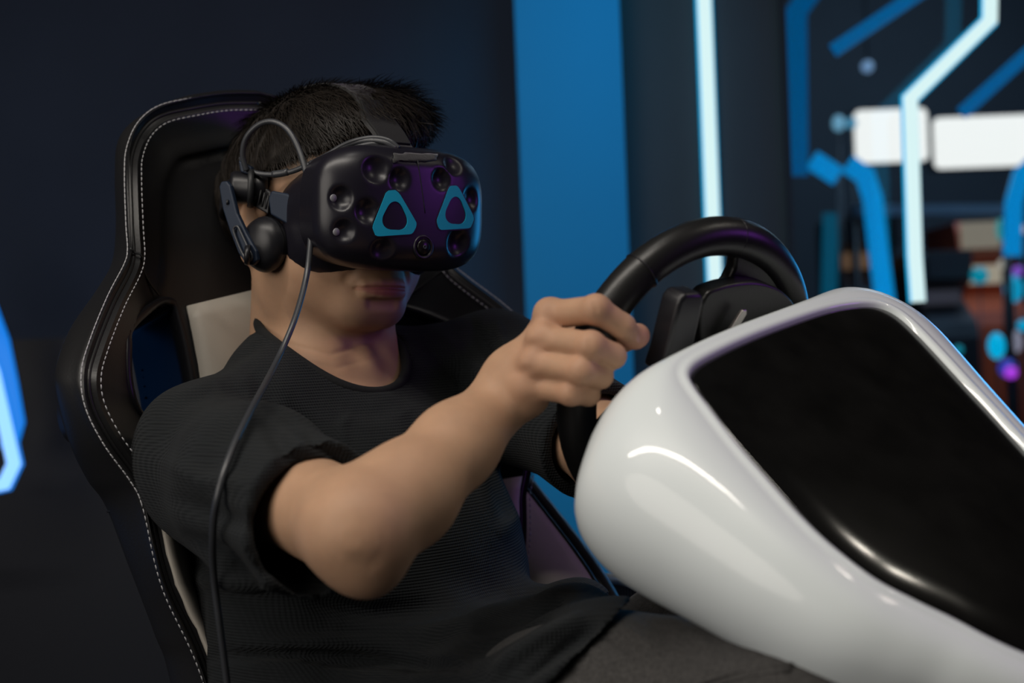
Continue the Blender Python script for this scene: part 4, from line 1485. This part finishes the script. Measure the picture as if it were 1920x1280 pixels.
tube('cable_sleeve', catmull([P(512, 327, 1.368), P(527, 325, 1.365), P(540, 322, 1.362)], 4), .0036, M['cablemat'], headset, 12)
plate('cable_clip', [(446, 300), (470, 312), (474, 330), (450, 322)], 1.378, 1.372, .007, M['navy_plastic'], headset, .0015)

# ------------------------------------------------------------------ steering wheel
wheel_t = thing('steering_wheel', W(WC[None])[0], 'black leather rimmed steering wheel seen from behind, gripped by the player', 'steering wheel')
ang = np.linspace(0, 2 * math.pi, 97)[:-1]
rads = [WT * (1 + .06 * (math.cos(2 * (a - .25)) ** 8)) for a in ang]
v, f = tube_vf([wheel(a) for a in ang], rads, 20, closed=True)
obj('rim', v, f, M['rim'], wheel_t)
def ow(px, py, h=0.0):
    q = unplane(px, py, WC + WN * h, WN) - WC
    return q @ WA, q @ WB
for px, py in [(1202, 506), (1374, 445), (1486, 600), (1090, 700)]:
    a_, b_ = ow(px, py)
    a = math.atan2(b_, a_)
    ringp = []
    o_ = math.cos(a) * WA + math.sin(a) * WB
    for b in np.linspace(0, 2 * math.pi, 25)[:-1]:
        ringp.append(wheel(a) + (WT * 1.012) * (math.cos(b) * o_ + math.sin(b) * WN))
    tube('leather_seam', ringp, .0007, M['plastic'], wheel_t, 5, closed=True)
def wplate(name, poly, h0, h1, m, bev=.003, smooth=True):
    v, f = prism_vf(poly, WC, WA, WB, WN, h0, h1)
    o = obj(name, v, f, m, wheel_t, smooth)
    bm = bmesh.new(); bm.from_mesh(o.data); bmesh.ops.recalc_face_normals(bm, faces=bm.faces); bm.to_mesh(o.data); bm.free()
    bevel(o, bev, 3); sharp(o, 40)
    return o
# the wheel is turned, so one spoke stands up on the far side; the others follow 120 degrees round
sp0 = [ow(*p, .004) for p in [(1374, 470), (1372, 500), (1362, 520), (1345, 540), (1316, 590), (1300, 660), (1330, 700), (1390, 690), (1440, 640), (1484, 590), (1490, 560), (1478, 515), (1440, 470), (1400, 455)]]
_m = np.mean(sp0, 0); _q = np.array(ow(1440, 830)); _sg = 1 if (_m[0] * _q[1] - _m[1] * _q[0]) > 0 else -1
for ka in (0, math.pi, _sg * math.pi / 2):
    c, s_ = math.cos(ka), math.sin(ka)
    wplate('spoke', [(c * a - s_ * b, s_ * a + c * b) for a, b in sp0], -.004, .008, M['rim'], .003)
v, f = lathe_vf([(.0001, -.010), (.034, -.010), (.044, -.004), (.046, .006), (.046, .018), (.040, .022), (.0001, .024)], WC, WA, WB, WN, 48)
obj('hub', v, f, M['plastic'], wheel_t)
hc_ = [ow(*p, .026) for p in catmull([(1326, 552), (1350, 539), (1385, 531), (1420, 529), (1455, 538), (1478, 555), (1492, 575), (1498, 610), (1490, 660), (1450, 700), (1390, 715), (1340, 700), (1315, 650), (1313, 590)], 4, closed=True)]
wplate('hub_cover', hc_, .008, .026, M['rim'], .0025)
wplate('shifter_housing', [ow(*p, .046) for p in [(1238, 700), (1252, 655), (1264, 605), (1274, 566), (1286, 551), (1316, 549), (1322, 560), (1314, 600), (1300, 660), (1290, 700)]], .024, .046, M['plastic'], .006)
for pp, m_ in (([(1352, 640), (1391, 580), (1398, 580), (1398, 588), (1366, 642)], M['metal']), ([(1226, 710), (1240, 668), (1250, 672), (1236, 720)], M['plastic'])):
    wplate('shift_paddle', [ow(*p, .036) for p in pp], .034, .0375, m_, .0006, False)
tube('steering_shaft', [WC + WN * .01, WC + WN * .16], .022, M['plastic'], wheel_t, 20)

# ------------------------------------------------------------------ console: white shell with black glossy top
A0 = P(1295, 712, 1.030); B0 = P(1665, 556, 1.225)
lat = B0 - A0
q_ = .153
C0 = A0 + np.array([.70 * q_, -.68 * q_, -.118])
fwd = C0 - A0
PN = np.cross(lat, fwd); PN = unit(PN); PN = PN if PN[2] > 0 else -PN
outline = [(1297, 708), (1303, 692), (1322, 677), (1370, 652), (1430, 626), (1500, 600), (1560, 581), (1605, 573), (1642, 573), (1672, 583), (1700, 603), (1740, 643), (1800, 708), (1860, 772), (1920, 838), (2000, 925), (2080, 1010), (2150, 1090), (2185, 1150), (2190, 1205),
           (2160, 1250), (2110, 1272), (2060, 1266), (2000, 1250), (1920, 1222), (1850, 1190), (1790, 1158), (1715, 1122), (1640, 1082), (1560, 1020), (1500, 962), (1440, 895), (1380, 825), (1335, 766), (1308, 730)]
oc2 = catmull(outline, 5, closed=True)
OP = np.array([unplane(a, b, A0, PN) for a, b in oc2])
N_ = len(OP)
cen_ = OP.mean(0)
tg = np.roll(OP, -2, 0) - np.roll(OP, 2, 0); tg /= np.linalg.norm(tg, axis=1)[:, None]
for _ in range(6): tg = (np.roll(tg, 1, 0) + 2 * tg + np.roll(tg, -1, 0)); tg /= np.linalg.norm(tg, axis=1)[:, None]
out = np.cross(tg, PN); out *= np.sign(((OP - cen_) * out).sum(1).mean())
# how far the shell swells out beyond the panel, round the outline (indices of the hand-set outline points)
ctrl = {0: (.042, .085), 1: (.030, .075), 2: (.028, .07), 4: (.028, .07), 6: (.028, .065), 8: (.056, .06), 10: (.064, .06), 12: (.052, .07), 17: (.04, .08), 20: (.04, .06), 24: (.038, .06), 27: (.046, .070), 28: (.049, .072), 29: (.052, .078), 30: (.057, .086), 31: (.068, .10), 32: (.083, .12), 33: (.092, .122), 34: (.076, .11)}
ks = sorted(ctrl); xs_ = np.array([k * 5 for k in ks] + [N_]); 
EE = np.interp(np.arange(N_), xs_, [ctrl[k][0] for k in ks] + [ctrl[0][0]])
HH = np.interp(np.arange(N_), xs_, [ctrl[k][1] for k in ks] + [ctrl[0][1]])
for _ in range(40):
    EE = (np.roll(EE, 1) + 2 * EE + np.roll(EE, -1)) / 4; HH = (np.roll(HH, 1) + 2 * HH + np.roll(HH, -1)) / 4
rings = []
for d, h in ((-.004, -.010), (.0, -.004), (.0015, .0005), (.005, .0022), (.008, .0015), (.0105, -.0002), (.013, .0002)):
    rings.append(OP + out * d + PN * h)
for phi in np.radians([10, 20, 30, 40, 50, 60, 70, 80, 90, 102, 114, 126, 138, 150]):
    d = .013 + (EE - .013) * np.sin(phi); h = -HH * (1 - np.cos(phi)) * .62
    rings.append(OP + out * d[:, None] + PN * h[:, None])
mn = OP - PN * (HH * 1.22)[:, None]
rings.append(lerp(rings[-1], mn, .4) - PN * .004)
rings.append(lerp(mn, mn.mean(0), .5) - PN * .01)
nR = len(rings)
cowl_v = np.concatenate(rings); cowl_f = []
for r_ in range(nR - 1):
    for i in range(N_):
        j = (i + 1) % N_
        cowl_f.append((r_ * N_ + i, r_ * N_ + j, (r_ + 1) * N_ + j, (r_ + 1) * N_ + i))
cowl_f.append(tuple(range((nR - 1) * N_, nR * N_)))
cb_ = W((mn.mean(0) - PN * .01)[None])[0]
console = thing('driving_console', (cb_[0], cb_[1], 0), 'glossy white driving simulator console with a black glass top panel in front of the wheel', 'console')
o = obj('white_shell', cowl_v, cowl_f, M['cowl'], console)
bm = bmesh.new(); bm.from_mesh(o.data); bmesh.ops.recalc_face_normals(bm, faces=bm.faces); bm.to_mesh(o.data); bm.free()
# black top panel, slightly crowned
pr = []
for k, h in ((1.0, -.012), (1.0, -.0016), (.985, -.0008), (.8, .0), (.5, .0006), (.2, .001)):
    pr.append(cen_ + (OP - out * .0006 - cen_) * k + PN * h)
pv = np.concatenate(pr); pf = []
for r_ in range(len(pr) - 1):
    for i in range(N_):
        j = (i + 1) % N_
        pf.append((r_ * N_ + i, r_ * N_ + j, (r_ + 1) * N_ + j, (r_ + 1) * N_ + i))
pf.append(tuple(range((len(pr) - 1) * N_, len(pr) * N_)))
o = obj('top_panel', pv, pf, M['panel'], console)
o['label'] = 'black glossy top panel'
bm = bmesh.new(); bm.from_mesh(o.data); bmesh.ops.recalc_face_normals(bm, faces=bm.faces); bm.to_mesh(o.data); bm.free()
# pedestal down to the floor and the low white side rail on the far side
mb = MB()
mb.add(*box_vf((cb_[0] + .22, cb_[1] - .10, .02), EX, EY, EZ, .22, .22, .02))
mb.add(*tube_vf([(cb_[0] + .22, cb_[1] - .10, .04), (cb_[0] + .12, cb_[1] - .04, cb_[2] * .6), (cb_[0], cb_[1], cb_[2] + .03)], .06, 16))
mb.build('pedestal', M['plastic'], console, world_space=True)

# ------------------------------------------------------------------ low white rail of the rig behind the far leg
rail_p = catmull([P(1060, 1112, 1.72), P(1110, 1092, 1.68), P(1150, 1086, 1.63), P(1190, 1094, 1.58), P(1245, 1125, 1.53), P(1330, 1180, 1.46), P(1450, 1260, 1.40)], 8)
rl = thing('side_rail', (W(rail_p[20:21])[0][0], W(rail_p[20:21])[0][1], 0), 'curved white plastic side rail of the simulator seen past the far leg', 'rail')
v, f = tube_vf(rail_p, .0075, 14)
obj('rail_cap', v, f, M['cowl'], rl)
mb = MB()
for i in range(len(rail_p) - 1):
    a, b = W(rail_p[i:i + 2])
    mb.add([a, b, (b[0], b[1], 0), (a[0], a[1], 0)], [(0, 1, 2, 3)])
o = mb.build('rail_skirt', M['plastic'], rl, world_space=True)
sm = o.modifiers.new('thick', 'SOLIDIFY'); sm.thickness = .012; sm.offset = 0

# ------------------------------------------------------------------ light tubes and the room beyond the glass
def light_bar(name, pts, D, w, dep, m_face, label, group=None, m_body=None, cat='light tube', world_pts=None):
    """flat light tube: a straight or kinked channel with a lit face; all joints mitred in the plane y = D"""
    q = np.array(world_pts) if world_pts is not None else np.array([wpt(a, b, D) for a, b in pts])
    q[:, 1] = D
    n_ = len(q)
    L = []; Rr = []
    for i in range(n_):
        d0 = unit((q[i] - q[i - 1])[[0, 2]]) if i > 0 else unit((q[1] - q[0])[[0, 2]])
        d1 = unit((q[i + 1] - q[i])[[0, 2]]) if i + 1 < n_ else d0
        t = unit(d0 + d1); nn_ = np.array([-t[1], t[0]]); k = w / 2 / max(.3, abs(nn_ @ np.array([-d0[1], d0[0]])))
        L.append(np.array([q[i][0] + nn_[0] * k, D, q[i][2] + nn_[1] * k])); Rr.append(np.array([q[i][0] - nn_[0] * k, D, q[i][2] - nn_[1] * k]))
    L = np.array(L); Rr = np.array(Rr)
    root = thing(name, q.mean(0), label, cat, group)
    def strip(nm, l, r_, y0, y1, m):
        v = []; f = []
        for i in range(n_):
            for p, y in ((l[i], y0), (r_[i], y0), (r_[i], y1), (l[i], y1)):
                v.append((p[0], y, p[2]))
        for i in range(n_ - 1):
            for k in range(4):
                f.append((i * 4 + k, i * 4 + (k + 1) % 4, (i + 1) * 4 + (k + 1) % 4, (i + 1) * 4 + k))
        f += [(3, 2, 1, 0), tuple(range((n_ - 1) * 4, n_ * 4))]
        o = obj(nm, np.array(v), f, m, root, smooth=False, world_space=True)
        bm = bmesh.new(); bm.from_mesh(o.data); bmesh.ops.recalc_face_normals(bm, faces=bm.faces); bm.to_mesh(o.data); bm.free()
        return o
    mid = (L + Rr) / 2
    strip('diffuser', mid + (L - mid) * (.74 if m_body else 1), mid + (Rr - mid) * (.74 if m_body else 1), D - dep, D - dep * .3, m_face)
    strip('channel', L, Rr, D - dep * .3, D, m_body or M['plastic'])  # a glowing m_body puts the blue halo beside the lit face
    if D > 3.2:      # hung from the ceiling on a thin rod
        k = int(np.argmax(q[:, 2]))
        if pts[0][1] > 250: k = int(np.argmin(q[:, 2]))
        if q[k][2] < 3.1: obj('hanger', *tube_vf([q[k] + EY * .01, np.array([q[k][0], D + .01, 3.2 if pts[0][1] <= 250 else 0.0])], .004, 6), M['plastic'], root, world_space=True)
    return root

x_l = wpt(1347, 640, 3.03)[0]
light_bar('light_tube_or_glow_bar', None, 3.055, .036, .02, M['led'], 'straight vertical white-blue light tube on the charcoal panel above the wheel', m_body=M['led_halo'], world_pts=[(x_l, 3, .55), (x_l, 3, 2.9)])
light_bar('light_tube_or_glow_bar', [(1856, -120), (1853, 40), (1704, 186), (1713, 480), (1719, 566)], 2.98, .035, .02, M['led'], 'bright white-blue kinked light tube in front of the glass partition', m_body=M['led_halo'])
light_bar('light_tube_or_glow_bar', [(1740, -24), (1560, 97)], 3.6, .034, .02, M['slant_bar_blue'], 'dim blue slanting reflection high behind the glass, modelled as a glowing bar, uppermost of the slanting ones')  # reflection of a tube, modelled as an emissive bar
light_bar('light_tube_or_glow_bar', [(1935, 92), (1800, 214)], 3.8, .034, .02, M['slant_bar_blue'], 'dim blue slanting bar ending above the white ceiling lights')  # slanting bar with a dim blue face
light_bar('light_tube_or_glow_bar', [(1552, -60), (1491, 25), (1494, 330)], 4.6, .066, .02, M['wall_glow_faint'], 'blurred deep blue wall glow just beyond the glass upright, built as a wide tube')  # wide emissive strip in place of a blue glow on the wall
light_bar('light_tube_or_glow_bar', [(1521, 300), (1570, 332)], 5.2, .07, .02, M['led_dim'], 'short stubby blue light tube left of the white ceiling lights')
light_bar('light_tube_or_glow_bar', [(1588, 308), (1620, 330), (1634, 372), (1645, 470), (1658, 570)], 5.2, .07, .02, M['led_dim'], 'long blue kinked light tube hanging left of the bright kinked one')
light_bar('light_tube_or_glow_bar', [(1960, 285), (1912, 330), (1898, 380), (1895, 480)], 5.0, .06, .02, M['led_dim'], 'blue kinked light tube at the edge of the picture below the white lights')
light_bar('light_tube_or_glow_bar', [(1556, 400), (1553, 560)], 5.6, .06, .02, M['led_teal'], 'dim teal upright light tube low behind the wheel')
# ice blue tube and its modelled reflection at the other side of the room
light_bar('light_tube_or_glow_bar', [(-120, 560), (-30, 640), (-8, 700), (8, 770), (30, 868), (12, 906), (-40, 918), (-130, 920)], 2.75, .030, .02, M['led_left'], 'ice blue hexagonal light tube low on the panelling beside the seat', m_body=M['left_halo_reflection'])
light_bar('light_tube_or_glow_bar', [(-90, 470), (-20, 570), (6, 640), (22, 720), (34, 790), (20, 840)], 2.90, .032, .02, M['left_halo_reflection'], 'cobalt wall reflection of the ice blue hexagon, built as a second glowing tube')  # glossy-wall reflection of the hexagon, modelled as its own emissive tube

def lightbox(x0, y0, x1, y1, D, label):
    a = wpt(x0, y0, D); b = wpt(x1, y1, D)
    c = (a + b) / 2; hx = abs(b[0] - a[0]) / 2; hz = abs(a[2] - b[2]) / 2
    r = thing('ceiling_light', c, label, 'ceiling light', 'white light panels beyond the glass')
    o = obj('frame', *box_vf((c[0], D + .03, c[2]), EX, EY, EZ, hx * 1.03, .03, hz * 1.05), M['wainscot'], r, smooth=False, world_space=True)
    pts = []
    k = 7
    rr = min(hx, hz) * .25
    for cx, cz, a0 in ((1, 1, 0), (-1, 1, 90), (-1, -1, 180), (1, -1, 270)):
        for t in np.linspace(0, 90, k):
            th = math.radians(a0 + t)
            pts.append((cx * (hx - rr) + rr * math.cos(th), cz * (hz - rr) + rr * math.sin(th)))
    v, f = prism_vf(pts, np.array([c[0], D, c[2]]), EX, EZ, EY, -.01, .0)
    obj('diffuser', v, f, M['white_light'], r, smooth=False, world_space=True)
    return r
lightbox(1600, 208, 1740, 302, 6.0, 'smaller square white light panel glowing beyond the glass')
lightbox(1748, 222, 1990, 308, 6.0, 'longer white light panel glowing beyond the glass beside the square one')

# grey rail across the far room
a = wpt(1600, 395, 5.25); b = wpt(1885, 393, 5.25)
o = obj('handrail', *box_vf((a + b) / 2, unit(b - a), EY, np.cross(unit(b - a), EY), np.linalg.norm(b - a) / 2, .02, .02), mat('grey_blue_rail', (.22, .32, .42), .5), None, smooth=False, world_space=True)
for e_ in (a, b): obj('post', *tube_vf([e_, np.array([e_[0], e_[1], 0])], .015, 8), M['plastic'], o, world_space=True)
tag(o, 'grey-blue horizontal rail across the far room below the white lights', 'rail')

# game machines in the far room
def machine(px, py0, py1, wpx, D, m_body, m_screen, m_top, label):
    p = wpt(px, py0, D); q = wpt(px, py1, D)
    w = wpx / F * D / 2
    r = thing('game_machine', (p[0], D, 0), label, 'game machine')
    top, scr = p[2], q[2]
    prof = [(0, 0), (.55, 0), (.55, top), (.10, top), (.06, top - .12), (.16, top - .16), (.20, scr), (.02, scr - .10), (0, scr - .16)]
    v = []; m_ = len(prof)
    for s_ in (-1, 1):
        for y, z in prof: v.append((p[0] + s_ * w, D - .1 + y, z))
    f = [tuple(range(m_)), tuple(range(m_, 2 * m_))[::-1]] + [(i, m_ + i, m_ + (i + 1) % m_, (i + 1) % m_) for i in range(m_)]
    o = obj('cabinet', np.array(v), f, m_body, r, smooth=False, world_space=True)
    bm = bmesh.new(); bm.from_mesh(o.data); bmesh.ops.recalc_face_normals(bm, faces=bm.faces); bm.to_mesh(o.data); bm.free()
    obj('screen', *box_vf((p[0], D + .065, (top - .18 + scr + .02) / 2), EX, EY, EZ, w * .82, .006, max(.04, (top - .18 - scr) / 2 - .02)), m_screen, r, smooth=False, world_space=True)
    obj('marquee', *box_vf((p[0], D - .05, top - .06), EX, EY, EZ, w * .92, .02, .055), m_top, r, smooth=False, world_space=True)
    return r
dk = mat('machine_black', (.02, .02, .025), .5)
machine(1625, 405, 500, 110, 6.4, dk, emis('amber_screen', (.30, .17, .09), .35), dk, 'dark game machine with a dim amber screen behind the kinked blue tube')
machine(1850, 415, 540, 120, 6.0, mat('machine_red', (.50, .07, .02), .5), emis('cream_screen', (.55, .48, .36), .62), emis('cream_marquee', (.55, .48, .36), .35), 'red game machine with a cream lit head near the picture edge')
machine(1770, 470, 560, 90, 5.8, dk, emis('grey_screen', (.06, .06, .08), .5), dk, 'dark game machine standing between the bright tube and the red machine')
def led_dot(px, py, D, r_, col, st, label, sx=1.0, sz=1.0):
    c = wpt(px, py, D)
    prof = [(r_ * math.sin(t), -r_ * math.cos(t)) for t in np.linspace(.05, math.pi - .05, 9)]
    v, f = lathe_vf(prof, c, EX * sx, EY, EZ * sz, 16)
    o = obj('indicator_lamp', v, f, emis('lamp_' + label.split()[0] + str(px), col, st), None, world_space=True, origin=c)
    obj('hanger', *tube_vf([c, np.array([c[0], c[1], 3.2 if py < 200 else 0.0])], .003, 5), M['plastic'], o, world_space=True)
    return tag(o, label, 'lamp')
for a in [
    (1626, 125, 5.0, .022, (.25, .45, .75), .55, 'pale blue dot lamp high between the slanting blue bars'),
    (1572, 231, 5.4, .024, (.25, .60, .85), .55, 'pale round lamp hanging just left of the white panels', 1, 1.3),
    (1596, 231, 5.4, .022, (.12, .45, .70), .5, 'blue-grey round lamp next to the pale one'),
    (1836, 516, 5.6, .034, (0, .32, .45), .7, 'teal round lamp on the red machine'),
    (1876, 430, 5.6, .022, (.03, .32, .34), .8, 'green teal lamp beside the cream lit head', .8, 2.0),
    (1900, 541, 5.35, .040, (0, .38, .65), .9, 'large cyan lamp at the picture edge', .9, 1.3),
    (1868, 648, 4.8, .035, (0, .42, .72), 1.0, 'cyan lamp low over the console', .8, 1.3),
    (1918, 610, 4.85, .021, (0, .35, .6), .9, 'small cyan lamp cut by the picture edge'),
    (1895, 698, 4.85, .022, (.45, .05, .75), 1.0, 'magenta violet lamp lowest over the console'),
    (1890, 690, 5.15, .034, (.03, .05, .45), .9, 'deep blue lamp around the violet one'),
    (1908, 508, 5.3, .020, (.25, .08, .6), .8, 'violet lamp above the large cyan one'),
    (1906, 640, 5.1, .018, (.28, .28, .36), .8, 'greyish lamp between the cyan ones', 1, 2.2),
    (1880, 495, 5.5, .020, (.5, .46, .38), .7, 'warm cream lamp below the cream lit head'),
    (1797, 655, 5.2, .016, (0, .25, .34), .8, 'small teal lamp touching the console outline'),
    (1916, 430, 5.2, .016, (.5, .42, .4), .8, 'pinkish pale lamp at the picture edge beside the blue tube'),
]:
    led_dot(*a)
